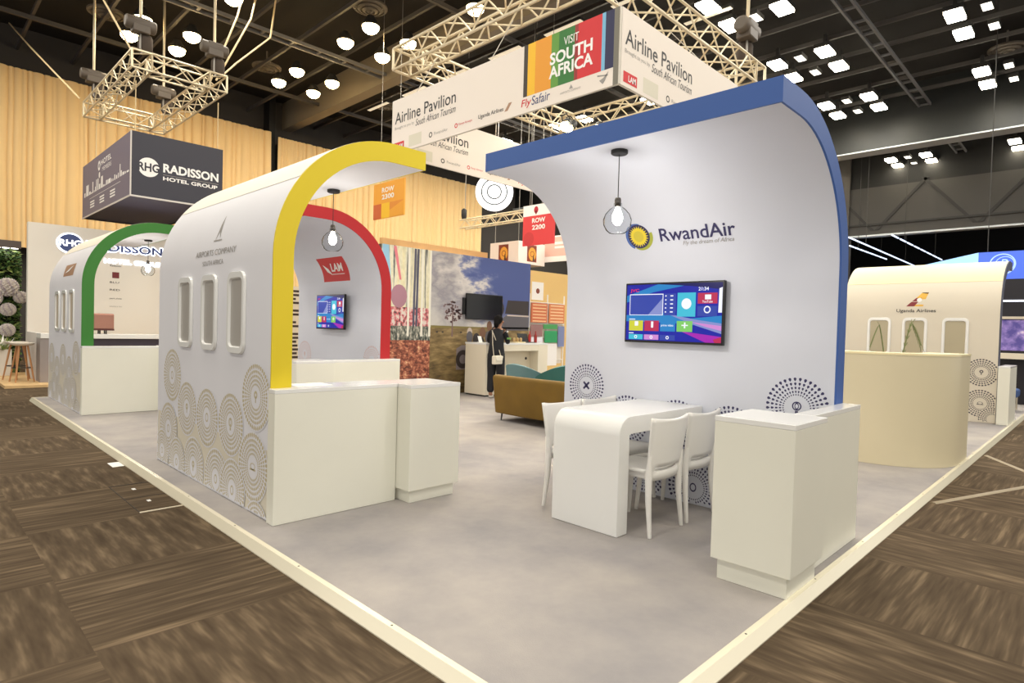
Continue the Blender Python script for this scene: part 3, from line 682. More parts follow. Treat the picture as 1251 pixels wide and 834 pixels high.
b = MB(); b.box(-.018, .02, -.018, SW+.02, .002, SH-.002); b.box(SW-.018, SW+.02, -.018, SW+.02, .002, SH-.002); b.box(.02, SW-.02, -.018, .02, .002, SH-.002); b.box(.02, SW-.02, SW-.018, SW+.02, .002, SH-.002)
b.build('sign_frame', mat('sign_back', (220, 214, 202), .6), sg)
for x, y in ((.1, .02), (.02, 2.2), (.02, 3.9), (2.2, .02), (4.4, 1.5), (1.2, 4.42), (3.2, 4.42)):
    MB().tube([(x, y, SH-.01), (x+(.45 if x < .2 else 0), min(max(y, .7), 4.7), 1.62)], .006, 5).build('suspension_wire', mat('wire_pale', (190, 184, 172), .5), sg)

# spot lamps on the big truss
def spot(x, y, z, tx, ty, tz, label, watt=260):
    t = thing('truss_spotlight', label, 'spotlight', (x, y, z))
    d = (Vector((tx, ty, tz))-Vector((x, y, z))).normalized(); qz = d.to_track_quat('-Z', 'Y')
    h = bpy.data.objects.new
    b = MB(); b.lathe([(0, .2), (.07, .2), (.09, .12), (.11, -.1), (.12, -.1), (.12, -.12), (.1, -.11), (.1, -.09)], (0, 0, 0), 18)
    o = b.build('lamp_housing', black, t, smooth=40); o.rotation_mode = 'QUATERNION'; o.rotation_quaternion = qz
    b = MB(); b.lathe([(0, -.14), (.06, -.135), (.1, -.115), (.115, -.085), (0, -.085)], (0, 0, 0), 18)
    o = b.build('lamp_lens', mat('warm_lens', (255, 226, 170), .4, emit=25), t); o.rotation_mode = 'QUATERNION'; o.rotation_quaternion = qz
    MB().tube([(-.13, 0, 0), (-.13, 0, .16), (.0, 0, .22), (.13, 0, .16), (.13, 0, 0)], .012, 6).build('yoke', black, t)
    l = bpy.data.lights.new('spot_light', 'SPOT'); l.energy = watt; l.spot_size = 1.1; l.spot_blend = .6; l.shadow_soft_size = .1; l.color = (1, .88, .7)
    s = bpy.data.objects.new('spot_light', l); COL.objects.link(s); s.parent = t; s.rotation_mode = 'QUATERNION'; s.rotation_quaternion = qz; s.location = d*.14
spot(9.98, 8.3, 5.70, 4, 7.8, 1.2, 'upper spotlight at far corner of the pavilion sign truss')
spot(9.6, 8.09, 5.6, 3, 5, 0, 'lowest spotlight at far corner of the pavilion sign truss')
spot(10.3, 7.8, 5.66, 4.2, 4.5, .8, 'spotlight along the truss side, right of the other two corner lamps')

# ------------------------------------------------------------------ ceiling lamps (clusters of four)
hous = mat('lamp_housing', (40, 38, 36), .6)
warm_l = mat('warm_lamp', (255, 222, 158), .4, emit=30); cool_l = mat('cool_lamp', (255, 246, 222), .4, emit=26); dim_l = mat('dim_lamp', (250, 244, 230), .4, emit=2.2)
def proj(P):
    q = M4.inverted() @ Vector(P)
    return (625.5+FPX*q.x/-q.z, 417-FPX*q.y/-q.z) if q.z < -.1 else (-999, -999)
def lamp_proto(warm):
    t = thing('ceiling_lamp', 'x', 'ceiling lamp', (0, 0, 0))
    if warm:
        MB().lathe([(0, .3), (.1, .3), (.16, .2), (.25, .06), (.26, 0), (.23, 0), (.22, .05), (0, .08)], (0, 0, 0), 16).build('lamp_housing', hous, t, smooth=40)
        MB().lathe([(0, -.2), (.11, -.185), (.19, -.13), (.235, -.06), (.245, .02), (0, .05)], (0, 0, 0), 16).build('lamp_lens', warm_l, t)
    else:
        b = MB(); b.box(-.34, .34, -.22, .22, .01, .14); b.box(-.05, .05, -.05, .05, .14, .5); b.build('lamp_housing', hous, t, bevel=.01)
        b = MB()
        for k in range(4): b.box(-.32+k*.165, -.175+k*.165, -.2, .2, -.06, .01)
        b.build('lamp_lens', cool_l, t)
    return t
words_c = {}
def cname(i, j):
    x = CX[i]
    rows = {0: 'first', 1: 'second', 2: 'third', 3: 'fourth', 4: 'fifth', 5: 'sixth', 6: 'seventh', 7: 'eighth'}
    return rows[i], rows[j]
protos = {}
for i, cx in enumerate(CX):
    for j, cy in enumerate(CY):
        warm = cx < 14
        spots = [(sx, sy, 0) for sx in (-.66, .66) for sy in (-.7, .7)]
        if not warm: spots[3:3] = []
        vis = []
        for sx, sy, k in spots:
            px, py = proj((cx+sx, cy+sy, LAMP_Z))
            if -5 < px < 1256 and -5 < py < 300: vis.append((px, py, sx, sy))
        if not vis: continue
        side = 'warm ceiling lamp' if warm else 'four-cell ceiling lamp'
        where = ('over the left curtain' if cx < 8 else 'over the yellow arch' if cx < 14 else 'above the pavilion sign' if cx < 17 else 'at upper right' if cx < 27 else 'beyond the pale beam')
        vis.sort()
        nm = ['leftmost', 'second from left', 'third from left', 'rightmost'] if len(vis) == 4 else ['leftmost', 'middle', 'rightmost'] if len(vis) == 3 else ['left', 'right'] if len(vis) == 2 else ['only visible']
        for (px, py, sx, sy), w in zip(vis, nm):
            lb = f'{side} {where}, {w} in cluster, {cname(i, j)[1]} row {cname(i, j)[0]} bay'.replace(' in the', '')
            if warm not in protos:
                protos[warm] = t = lamp_proto(warm); t.location = (cx+sx, cy+sy, LAMP_Z); t['label'] = lb; t['group'] = 'clustered ceiling lamps'
            else: dup(protos[warm], (cx+sx, cy+sy, LAMP_Z), 0, lb, 'clustered ceiling lamps')
            if 'mount' not in protos: pass
        if not warm:
            for sx in (-.6, .75):
                px, py = proj((cx+sx, cy+.03, LAMP_Z))
                if not (0 < px < 1251 and 0 < py < 300): continue
                b = MB(); b.box(-.24, .24, -.13, .13, .008, .12, 0); b.box(-.22, .22, -.11, .11, 0, .008, 1)
                o = b.build('ceiling_panel_light', [hous, dim_l], loc=(cx+sx, cy+.03, LAMP_Z))
                tag(o, f'dim panel light, {"left" if sx < 0 else "right"} of its lamp cluster, {cname(i, j)[1]} row {cname(i, j)[0]} bay', 'ceiling lamp', 'dim ceiling panel lights')
# long dim battens parallel to the left beam
for k, (y, x) in enumerate(((9.2, 13.5), (11.6, 13.5), (14.0, 13.5), (16.4, 13.5), (18.8, 13.5), (21.2, 13.5), (8.2, 15.6))):
    b = MB(); b.box(-.09, .09, -.7, .7, .02, .1, 0); b.box(-.07, .07, -.68, .68, 0, .02, 1)
    o = b.build('ceiling_batten', [hous, mat('batten_lens', (226, 214, 190), .4, emit=.5)], loc=(x, y, 10.1))
    tag(o, 'slim pale batten light beside the beam, number %s from the sign end' % ['one', 'two', 'three', 'four', 'five', 'six', 'seven'][k], 'ceiling lamp', 'batten lights beside the left beam')
# round air diffusers
for x, y, lb in ((9.65, 15.7, 'round ceiling diffuser near the top edge, above the warm lamp cluster'), (9.41, 22.17, 'round ceiling diffuser beside the lamps over the yellow arch'), (4.44, 22.06, 'round ceiling diffuser at upper left above the sign truss'), (14.43, 22.16, 'round ceiling diffuser in the dark bay left of the pavilion sign'), (29.4, 8.8, 'round ceiling diffuser just right of the blue arch'), (24.5, 2.67, 'round ceiling diffuser at the right picture edge'), (34.0, 8.2, 'round ceiling diffuser below the pale beam'), (10.5, 10.5, 'round ceiling diffuser seen through the pavilion sign')):
    b = MB()
    for r0_, r1_, z in ((.5, .42, 0), (.36, .28, -.04), (.22, .14, -.08), (.08, .02, -.1)):
        b.lathe([(r0_, z), (r1_, z-.03), (r1_, z+.02), (r0_, z+.05), (r0_, z)], (0, 0, 0), 28)
    b.box(-.42, .42, -.02, .02, .0, .03); b.box(-.02, .02, -.42, .42, 0, .03); b.tube([(0, 0, 0), (0, 0, .6)], .03, 6)
    tag(b.build('ceiling_diffuser', mat('diffuser_grey', (104, 96, 86), .6), smooth=40, loc=(x, y, 10.6)), lb, 'vent', 'round ceiling diffusers')

# ------------------------------------------------------------------ hotel group booth at the left
wood = mat('pale_wood', (214, 180, 130), .5, var=.15, vscale=3)
tag(MB().box(1.5, 5.4, 15.5, 19.0, FZ, 0).build('timber_floor_base', wood, bevel=.005), 'low pale timber floor base under the hotel group booth', 'platform')
t = thing('booth_back_wall', 'tall white hotel group wall with illuminated lettering, behind the green arch', 'booth wall', (2.14, 18.0, 0))
MB().box(0, 2.95, 0, .2, 0, 3.58).build('wall_panel', mat('rhg_white', (226, 220, 210), .55), t)
fr = Fr((0, -.002, 0), (1, 0, 0))
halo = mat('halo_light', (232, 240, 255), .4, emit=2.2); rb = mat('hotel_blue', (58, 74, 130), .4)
b = MB(); disc(b, fr, .80, 3.17, .27, .004, 0, 28, .0, .92); b.build('sign_halo', halo, t)  # glow on the wall around the disc, drawn as an emissive sheet
b = MB(); b.prism([fr.p(.80+.235*math.cos(2*PI*k/28), 3.17+.215*math.sin(2*PI*k/28), .02) for k in range(28)], (0, -.03, 0)); o = b.build('round_sign', rb, t)
text('RHG', fr, .58, 3.09, .44, .16, mat('letter_white', (245, 246, 250), .4, emit=1.2), o, n=.053, bold=.03)
text('RADISSON', fr, 1.14, 3.06, 1.66, .2, rb, t, n=.03, bold=.03)
text('RADISSON', fr, 1.12, 3.04, 1.70, .24, halo, t, n=.006, bold=.06, name='letter_halo'); text('HOTEL GROUP', fr, 1.5, 2.76, 1.3, .12, halo, t, n=.012, bold=.05)  # letter halo: wall glow behind RADISSON, drawn as enlarged emissive letters
for s_, z, w in (('Radisson', 2.69, .24), ('BLU', 2.27, .2), ('RED', 2.08, .22), ('park plaza', 1.86, .26), ('country inn', 1.66, .27)): text(s_, fr, 1.63, z, w, .045, ink if z > 1.8 else grey_ink, t)
b = MB(); rect(b, fr, 1.68, 1.83, 2.40, 2.55, .003); b.build('brand_square', mat('dark_red_square', (112, 34, 40), .5), t)
t = thing('bar_counter', 'long bar counter with white top and dark front, behind the green arch', 'counter', (2.12, 15.95, 0))
MB().box(0, 3.3, 0, .55, .93, 1.03).build('bar_top', white_gloss, t, bevel=.004); MB().box(.24, 3.25, .06, .5, 0, .93).build('bar_front', mat('bar_dark', (62, 54, 68), .5), t)
MB().box(0, .12, .551, 2.04, 0, 1.03).build('end_panel', mat('bar_end', (212, 206, 200), .5), t)
b = MB(); b.box(0, .24, .02, .54, .0, .93); b.build('end_leg', mat('bar_leg', (150, 142, 140), .5), t)
t = thing('coffee_machine', 'copper-coloured rounded box machine on short legs on the bar', 'machine', (3.26, 16.2, 1.03))
MB().box(-.2, .2, -.15, .15, .1, .46).build('machine_body', mat('copper_skin', (176, 128, 112), .35, .35), t, bevel=.03); MB().box(-.2, .2, -.152, .152, .08, .12).build('base_strip', mat('dark_copper', (88, 44, 42), .4), t)
for x, y in ((-.06, -.08), (.06, -.08), (-.06, .08), (.06, .08)): MB().tube([(x, y, .08), (x, y, 0)], .014, 6).build('leg', dark, t)
def stool(x, y, rz, label):
    t = thing('bar_stool', label, 'stool', (x, y, 0), rz, 'bar stools at the left')
    b = MB(); b.lathe([(0, .76), (.15, .765), (.2, .79), (.21, .82), (.2, .825), (.14, .80), (0, .795)], (0, 0, 0), 20); b.build('seat', mat('stool_seat', (216, 208, 196), .45), t, smooth=50)
    for k in range(4):
        a = PI/4+k*PI/2; MB().tube([(.1*math.cos(a), .1*math.sin(a), .77), (.23*math.cos(a), .23*math.sin(a), 0)], [.02, .014], 8).build('leg', mat('oak_leg', (186, 134, 88), .5), t, smooth=50)
    MB().tube([(.175*math.cos(2*PI*k/16+PI/4), .175*math.sin(2*PI*k/16+PI/4), .3) for k in range(17)], .008, 6, caps=False).build('foot_ring', dark, t)
stool(1.86, 16.3, .2, 'wooden-legged bar stool with pale seat, front one at far left'); stool(2.0, 16.95, .7, 'wooden-legged bar stool with pale seat, behind the front stool at far left') if False else stool(1.84, 16.95, .7, 'wooden-legged bar stool with pale seat, behind the front stool at far left')
# hedge with flower balls
t = thing('hedge_wall', 'green leafy wall with big white flower heads at the left picture edge', 'hedge', (-1.2, 19.3, FZ))
MB().box(0, 3.36, .1, .3, 0, 3.1).build('backing_board', mat('hedge_dark', (26, 34, 20), .9), t)
b = MB(); rnd = random.Random(3)
for k in range(4200):
    x, z = rnd.uniform(1.6, 3.36), rnd.uniform(0, 3.05); y = rnd.uniform(-.12, .09); a, e, r = rnd.uniform(0, 6.28), rnd.uniform(-.9, .6), rnd.uniform(.04, .085)
    d = Vector((math.cos(a)*math.cos(e), -abs(math.sin(a))*.8, math.sin(e))).normalized(); sd = d.cross(Vector((rnd.uniform(-.3, .3), -.5, 1))).normalized()*r*.45; c = Vector((x, y, z))
    b.poly([c-d*r, c-d*r*.2+sd, c+d*r, c-d*r*.2-sd], rnd.choice((0, 0, 1, 2)))
b.build('foliage', [mat('leaf_green', (84, 118, 56), .6), mat('leaf_light', (148, 164, 92), .6), mat('leaf_dark', (48, 78, 38), .6)], t)['kind'] = 'stuff'
petal = mat('petal_white', (244, 238, 232), .7); petal2 = mat('petal_mauve', (214, 204, 210), .7)
for x, z, r in ((1.89, 2.07, .24), (1.9, 1.53, .17), (1.89, 1.03, .17), (2.14, 1.84, .16), (1.62, 1.8, .2)):
    b = MB(); n = 160; c = Vector((x+1.2, -.2, z-FZ)); b.lathe([(r*.72*math.sin(PI*k/10), -r*.72*math.cos(PI*k/10)) for k in range(11)], c, 14, 0)
    for k in range(n):
        zz = 1-2*(k+.5)/n; rr_ = math.sqrt(1-zz*zz); a = k*2.39996; d = Vector((rr_*math.cos(a), rr_*math.sin(a), zz)); s1 = d.orthogonal().normalized(); s2 = d.cross(s1); p = c+d*r*.8
        b.add([c+d*r*.3, p+s1*r*.22, c+d*r, p-s1*r*.22, p+s2*r*.2, p-s2*r*.2], [(0, 1, 2), (0, 2, 3), (0, 4, 2), (0, 2, 5)], k % 3 == 0)
    b.build('flower_head', [petal, petal2], t)
MB().box(1.5, 3.36, -.05, .3, 3.1, 3.28).build('header_box', mat('hedge_header', (92, 82, 78), .6), t)
for k in range(3): MB().lathe([(0, 3.09), (.07, 3.09), (.07, 3.1), (0, 3.1)], (2.9+k*.17, .03, 0), 12).build('downlight', mat('hedge_lens', (255, 250, 235), .4, emit=5), t)
t = thing('flower_planter', 'white box planter with white flowers behind the stools', 'planter', (1.66, 18.3, FZ))
MB().box(-.22, .22, -.2, .2, 0, .66).build('planter_box', mat('planter_white', (226, 220, 210), .5), t, bevel=.005)
b = MB(); rnd = random.Random(9)
for k in range(240):
    a = rnd.uniform(0, 6.28); e = rnd.uniform(.1, 1.4); L = rnd.uniform(.15, .42); c = Vector((rnd.uniform(-.15, .15), rnd.uniform(-.15, .15), .62)); d = Vector((math.cos(a)*math.cos(e), math.sin(a)*math.cos(e), math.sin(e))); s1 = d.cross(Vector((0, 0, 1))).normalized()*.025
    b.poly([c, c+d*L*.6+s1, c+d*L, c+d*L*.6-s1], 0 if k % 3 else 1)
b.build('flowers_and_leaves', [MATS['leaf_light'], petal], t)
# hotel group hanging box
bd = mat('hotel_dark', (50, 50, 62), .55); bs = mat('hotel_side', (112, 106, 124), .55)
t = thing('box_sign', 'dark blue hanging hotel group box sign under the square truss', 'sign', (3.73, 16.0, 4.2))
wd_, dp, hb = 2.0, 5.1, 1.47
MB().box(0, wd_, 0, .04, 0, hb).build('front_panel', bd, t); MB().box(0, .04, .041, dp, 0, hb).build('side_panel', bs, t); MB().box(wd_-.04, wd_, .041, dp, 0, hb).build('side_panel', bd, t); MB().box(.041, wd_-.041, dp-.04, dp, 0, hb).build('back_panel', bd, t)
MB().box(.041, wd_-.041, .041, dp-.041, .03, .06).build('bottom_panel', mat('hotel_bottom', (104, 104, 132), .45), t)  # lighter slate colour stands in for reflections on the underside
b = MB(); tr = mat('sign_trim', (205, 200, 196), .5); b.box(-.012, wd_+.01, -.012, .0, -.02, .02); b.box(-.012, 0, 0, dp, -.02, .02); b.box(-.02, .008, -.02, .0, 0, hb); b.build('edge_trim', tr, t)
fr = Fr((0, 0, 0), (1, 0, 0)); b = MB(); disc(b, fr, .36, .70, .22, .003); o = b.build('round_emblem', white_ink, t); text('RHG', fr, .14, .60, .44, .2, bd, o, n=.006, bold=.03)
text('RADISSON', fr, .66, .645, 1.24, .21, white_ink, t, bold=.035); text('HOTEL GROUP', fr, .66, .46, 1.22, .09, white_ink, t, bold=.03); b = MB(); rect(b, fr, .66, 1.90, .585, .595, .003); b.build('rule_line', grey_ink, t)
fr = Fr((0, dp, 0), (0, -1, 0)); text('HOTEL', fr, 2.2, 1.15, 1.1, .14, white_ink, t, bold=.02); text('MEMBERS', fr, 2.35, .98, .95, .11, white_ink, t); b = MB(); disc(b, fr, 2.0, 1.18, .13, .003, 0, 20, .06); disc(b, fr, 2.05, .93, .08, .003)
b.build('round_emblem', white_ink, t); text('lorem', fr, .1, .1, .1, .1, white_ink, t) if False else None
rnd = random.Random(5); b = MB(); u = .25
while u < 4.8:                                # skyline strip along the side
    w = rnd.uniform(.06, .2); h_ = rnd.uniform(.04, .14) if rnd.random() < .85 else .3
    rect(b, fr, u, u+w, .56, .56+h_, .003); u += w+rnd.uniform(.02, .09)
rect(b, fr, .9, 4.2, .44, .45, .003)
for u in (1.0, 2.1, 3.2):
    for k in range(3): rect(b, fr, u, u+.5, .18+k*.07, .22+k*.07, .003)
b.build('skyline_print', white_ink, t)
for x, y in ((.1, .1), (1.9, .1), (.1, 4.0), (1.9, 4.0)): MB().tube([(x, y, hb), (x, y, 2.64)], .012, 5).build('suspension_wire', cab, t)

# ------------------------------------------------------------------ murals, desk, person in the middle distance
def mural(name, x0, x1, y, h, label, mt, painter=None, pm=()):
    t = thing(name, label, 'mural', (x0, y, 0))
    MB().box(0, x1-x0, .004, .1, 0, h).build('panel_frame', mat('mural_back', (70, 66, 62), .7), t)
    b = MB(); b.box(0, x1-x0, 0, .004, 0, h, 0)
    if painter: painter(b, Fr((0, 0, 0), (1, 0, 0)), x1-x0)
    b.build('printed_picture', [mt]+list(pm), t)
    return t
def nodes(name, rough=.6):
    m = bpy.data.materials.new(name); m.use_nodes = True; nt = m.node_tree; b = nt.nodes['Principled BSDF']; b.inputs['Roughness'].default_value = rough
    N = nt.nodes.new; L = nt.links.new; tc = N('ShaderNodeTexCoord')
    def noise(scale, detail=4, vec=(1, 1, 1), rough_=.55):
        mp = N('ShaderNodeMapping'); mp.inputs['Scale'].default_value = vec; L(tc.outputs['Object'], mp.inputs['Vector'])
        n = N('ShaderNodeTexNoise'); n.inputs['Scale'].default_value = scale; n.inputs['Detail'].default_value = detail; n.inputs['Roughness'].default_value = rough_; L(mp.outputs[0], n.inputs['Vector']); return n.outputs['Fac']
    def ramp(f, *st):
        r = N('ShaderNodeValToRGB'); L(f, r.inputs['Fac']); e = r.color_ramp.elements
        while len(e) < len(st): e.new(.5)
        for q, (p, c) in zip(e, st): q.position = p; q.color = rgb(*c)
        return r.outputs['Color']
    def mix(f, a, c):
        x = N('ShaderNodeMix'); x.data_type = 'RGBA'
        if isinstance(f, float): x.inputs[0].default_value = f
        else: L(f, x.inputs[0])
        L(a, x.inputs[6]); L(c, x.inputs[7]); return x.outputs[2]
    def math_(op, a, c, d=0):
        n = N('ShaderNodeMath'); n.operation = op
        for i, q in enumerate((a, c, d)):
            if isinstance(q, (int, float)): n.inputs[i].default_value = q
            else: L(q, n.inputs[i])
        return n.outputs[0]
    sp = N('ShaderNodeSeparateXYZ'); L(tc.outputs['Object'], sp.inputs[0])
    return m, b, L, noise, ramp, mix, math_, sp
m, bs_, L, noise, ramp, mix, math_, sp = nodes('savannah_print')
zn = math_('DIVIDE', sp.outputs['Z'], 2.95); xn = math_('DIVIDE', sp.outputs['X'], 2.95)
cl = noise(1.5, 7, (1, 1, 1.9), .6)
cf = math_('ADD', cl, math_('MULTIPLY', math_('SUBTRACT', .52, xn), .8)); cf = math_('ADD', cf, math_('MULTIPLY', math_('SUBTRACT', .62, zn), .35))
sky = ramp(cf, (.40, (70, 84, 140)), (.50, (112, 120, 160)), (.58, (206, 200, 196)), (.75, (150, 146, 154)), (.95, (196, 192, 190)))
sky = mix(math_('MULTIPLY', math_('SUBTRACT', .62, zn), 3.0), sky, ramp(xn, (0, (214, 208, 196)), (1, (206, 204, 204)))) 
gr = ramp(noise(5, 6, (.6, 1, 2.4), .65), (.3, (88, 72, 44)), (.5, (132, 110, 70)), (.7, (172, 148, 102)))
gr = mix(math_('MULTIPLY', math_('SUBTRACT', .36, zn), 2.2), gr, ramp(noise(6, 5, (.5, 1, 2), .6), (.35, (56, 44, 28)), (.65, (120, 100, 56))))
for n_ in (sky,): pass
L(mix(math_('LESS_THAN', zn, .472), sky, gr), bs_.inputs['Base Color']); sav = m
def paint_sav(b, fr, w):
    O = 7.65; rnd = random.Random(4)
    b.poly([fr.p(7.66-O, 1.38, .001), fr.p(10.6-O, 1.40, .001), fr.p(10.6-O, 1.44, .001), fr.p(9-O, 1.42, .001), fr.p(7.66-O, 1.43, .001)], 1)
    for k in range(90):                        # tree crown
        a, r = rnd.uniform(0, 6.28), rnd.random()**.5; x, z = 8.22-O+.27*r*math.cos(a), 1.72+.22*r*math.sin(a); q = .03
        b.poly([fr.p(x-q, z, .001), fr.p(x, z-q*.7, .001), fr.p(x+q, z, .001), fr.p(x, z+q*.8, .001)], 2)
    b.poly([fr.p(8.21-O, 1.2, .0012), fr.p(8.25-O, 1.2, .0012), fr.p(8.24-O, 1.75, .0012), fr.p(8.22-O, 1.75, .0012)], 2)
    for x in (7.8, 7.95, 8.45): b.poly([fr.p(x-O, 1.28, .001), fr.p(x-O+.05, 1.28, .001), fr.p(x-O+.05, 1.31, .001), fr.p(x-O, 1.31, .001)], 3)
    b.poly([fr.p(8.36-O, .5, .001), fr.p(10.4-O, .5, .001), fr.p(10.4-O, 1.0, .001), fr.p(8.5-O, 1.02, .001), fr.p(8.36-O, .95, .001)], 4)      # pale vehicle body
    disc(b, fr, 8.55-O, .72, .2, .0015, 3, 18); disc(b, fr, 8.55-O, .72, .1, .002, 4, 14)
    for x, z, r, mi in ((8.72, 1.2, .09, 5), (8.72, 1.3, .075, 6), (8.92, 1.15, .1, 3), (9.1, 1.3, .09, 7), (9.28, 1.2, .1, 5), (9.45, 1.32, .09, 3), (9.05, 1.05, .12, 3), (9.3, 1.45, .08, 7)): disc(b, fr, x-O, z, r, .0016+r*.01, mi, 14, 0, 1.4)
    b.poly([fr.p(9.62-O, 1.36, .001), fr.p(10.58-O, 1.36, .001), fr.p(10.58-O, 1.68, .001), fr.p(9.85-O, 1.72, .001), fr.p(9.66-O, 1.6, .001)], 5)  # grey vehicle at right
    b.poly([fr.p(9.78-O, 1.74, .001), fr.p(10.57-O, 1.72, .001), fr.p(10.57-O, 2.06, .001), fr.p(9.86-O, 2.05, .001)], 3)
    b.poly([fr.p(9.85-O, 1.69, .002), fr.p(10.58-O, 1.685, .002), fr.p(10.58-O, 1.72, .002), fr.p(9.85-O, 1.72, .002)], 6)
    disc(b, fr, 9.62-O, 1.85, .13, .0012, 3, 14, 0, 1.3); disc(b, fr, 9.62-O, 2.03, .09, .0014, 7, 14)
mural('mural_wall', 7.65, 10.6, 9.9, 2.95, 'printed wall of blue cloudy sky over dry savannah grass', sav, paint_sav, [mat('print_olive', (128, 116, 62), .6), mat('print_bush', (122, 96, 96), .6), mat('print_dark', (52, 44, 44), .6), mat('print_grey', (128, 118, 120), .6), mat('print_slate', (92, 88, 94), .6), mat('print_pale', (196, 180, 168), .6), mat('print_umber', (120, 84, 62), .6)])
m, bs_, L, noise, ramp, mix, math_, sp = nodes('forest_print')
zn = math_('DIVIDE', sp.outputs['Z'], 2.95)
tr_ = ramp(noise(9, 3, (1, 1, .05)), (.38, (72, 76, 78)), (.44, (232, 228, 206)), (.58, (236, 226, 180)), (.64, (214, 210, 190)), (.7, (96, 94, 90)))
tr_ = mix(math_('MULTIPLY', noise(16, 4), .35), tr_, ramp(noise(14, 3, (1, 1, .6)), (.4, (150, 150, 140)), (.6, (245, 240, 220))))
lv = ramp(noise(9, 6, (1, 1, 1.4), .7), (.36, (54, 28, 28)), (.48, (140, 76, 58)), (.56, (196, 122, 92)), (.66, (240, 206, 160)))
md = ramp(noise(20, 4, (1, 1, .5)), (.4, (52, 60, 56)), (.55, (150, 150, 138)), (.65, (222, 216, 200)))
pk = ramp(noise(15, 3, (1, 1, .7)), (.42, (228, 214, 206)), (.52, (218, 110, 118)), (.62, (72, 72, 70)))
c = mix(math_('LESS_THAN', zn, .60), tr_, pk); c = mix(math_('LESS_THAN', zn, .475), c, md); c = mix(math_('LESS_THAN', zn, .38), c, lv)
L(c, bs_.inputs['Base Color'])
def paint_forest(b, fr, w):
    b.poly([fr.p(.02, 1.9, .001), fr.p(.26, 2.0, .001), fr.p(.16, 2.95, .001), fr.p(.02, 2.95, .001)], 1); b.poly([fr.p(.42, 2.3, .0012), fr.p(.47, 2.3, .0012), fr.p(.34, 2.94, .0012), fr.p(.27, 2.94, .0012)], 2); disc(b, fr, .42, 1.98, .19, .0014, 3, 16, 0, 1.2)
    for x in (.75, .82): b.poly([fr.p(x, 1.4, .001), fr.p(x+.05, 1.4, .001), fr.p(x+.07, 2.94, .001), fr.p(x+.02, 2.94, .001)], 4)
    for x in (.62, .95, 1.15): b.poly([fr.p(x, 1.2, .0012), fr.p(x+.05, 1.2, .0012), fr.p(x+.05, 2.94, .0012), fr.p(x, 2.94, .0012)], 5)
mural('mural_wall', 6.45, 7.648, 9.9, 2.95, 'printed wall of white birch trunks above red autumn leaves', m, paint_forest, [mat('print_sky', (150, 196, 224), .6), mat('print_pink', (226, 128, 140), .6), mat('print_mauve', (176, 130, 146), .6), mat('print_trunk', (84, 84, 104), .6), mat('print_birch', (240, 236, 222), .6)])
t = thing('flat_television', 'black switched-off television mounted on the savannah wall', 'television', (9.09, 9.83, 1.58))
MB().box(-.54, .54, 0, .035, 0, .56).build('television_case', mat('tv_black', (16, 14, 18), .3), t, bevel=.004); b = MB(); b.box(-.525, .525, -.003, 0, .02, .545); b.build('screen', mat('screen_off', (14, 14, 16), .12), t); MB().box(-.6, -.4, .035, .069, .1, .46).build('wall_bracket', black, t)
# timber header with lamps
t = thing('timber_pergola', 'tan timber header beam with row of small lamps behind the mural walls', 'beam', (8.6, 13.0, 0))
tan = mat('tan_timber', (206, 160, 104), .55, var=.08, vscale=2)
MB().box(0, 3.35, 0, .12, 3.36, 3.58).build('header_beam', tan, t); MB().box(-.12, 0, 0, .12, 0, 3.58).build('post', tan, t); MB().box(3.35, 3.47, 0, .12, 0, 3.58).build('post', tan, t)
for k in range(8): MB().box(.05+k*.16, .14+k*.16, .14, .17, 2.6, 3.36).build('slat', tan if k % 2 else mat('slat_pale', (232, 206, 170), .5), t)
for k, x in enumerate((.52, 1.04, 1.53, 2.1, 2.63)):
    o = MB().lathe([(0, 3.24), (.07, 3.24), (.085, 3.30), (.05, 3.36), (0, 3.36)], (x, -.03, 0), 14).build('lamp_head', mat('beam_lens', (255, 246, 224), .4, emit=7), t, smooth=50)
# desk
t = thing('info_desk', 'white information desk with recessed front below the savannah wall', 'desk', (8.44, 9.06, 0))
dw = mat('desk_white', (232, 224, 204), .4)
MB().box(0, .32, 0, .64, .03, 1.06).build('side_cabinet', dw, t, bevel=.004); MB().box(.02, .3, .02, .62, 0, .03).build('plinth', dark, t); MB().box(-.004, 1.9, -.004, .65, 1.06, 1.1).build('desk_top', white_gloss, t, bevel=.004)
MB().box(.321, 1.58, 0, .05, .93, 1.06).build('apron', dw, t); MB().box(.321, 1.58, .25, .3, 0, 1.06).build('front_panel', mat('desk_panel', (224, 214, 190), .45), t); MB().box(1.581, 1.9, 0, .64, 0, 1.06).build('side_cabinet', dw, t, bevel=.004); MB().lathe([(0, 0), (.03, 0), (.03, .03), (0, .03)], (1.45, .24, .75), 12, axis='y').build('cable_grommet', dark, t)
D = lambda x, y: (x, y, 1.1)
t = thing('display_tray', 'beige tray with small products on the info desk', 'tray', D(9.62, 9.32)); MB().box(-.16, .16, -.1, .1, 0, .02).build('tray', mat('tray_beige', (206, 190, 150), .5), t)
for k in range(3): MB().lathe([(0, .02), (.03, .02), (.032, .09), (.015, .11), (0, .11)], (-.1+k*.1, 0, 0), 12).build('jar', mat('jar_tan', (190, 160, 110), .4), t, smooth=40)
t = thing('open_laptop', 'small black laptop open on the info desk', 'laptop', D(9.98, 9.36)); MB().box(-.16, .16, -.11, .11, 0, .015).build('keyboard_base', black, t); b = MB(); b.prism([(-.16, .11, .012), (.16, .11, .012), (.16, .17, .2), (-.16, .17, .2)], (0, .012, 0)); b.build('lid', black, t)
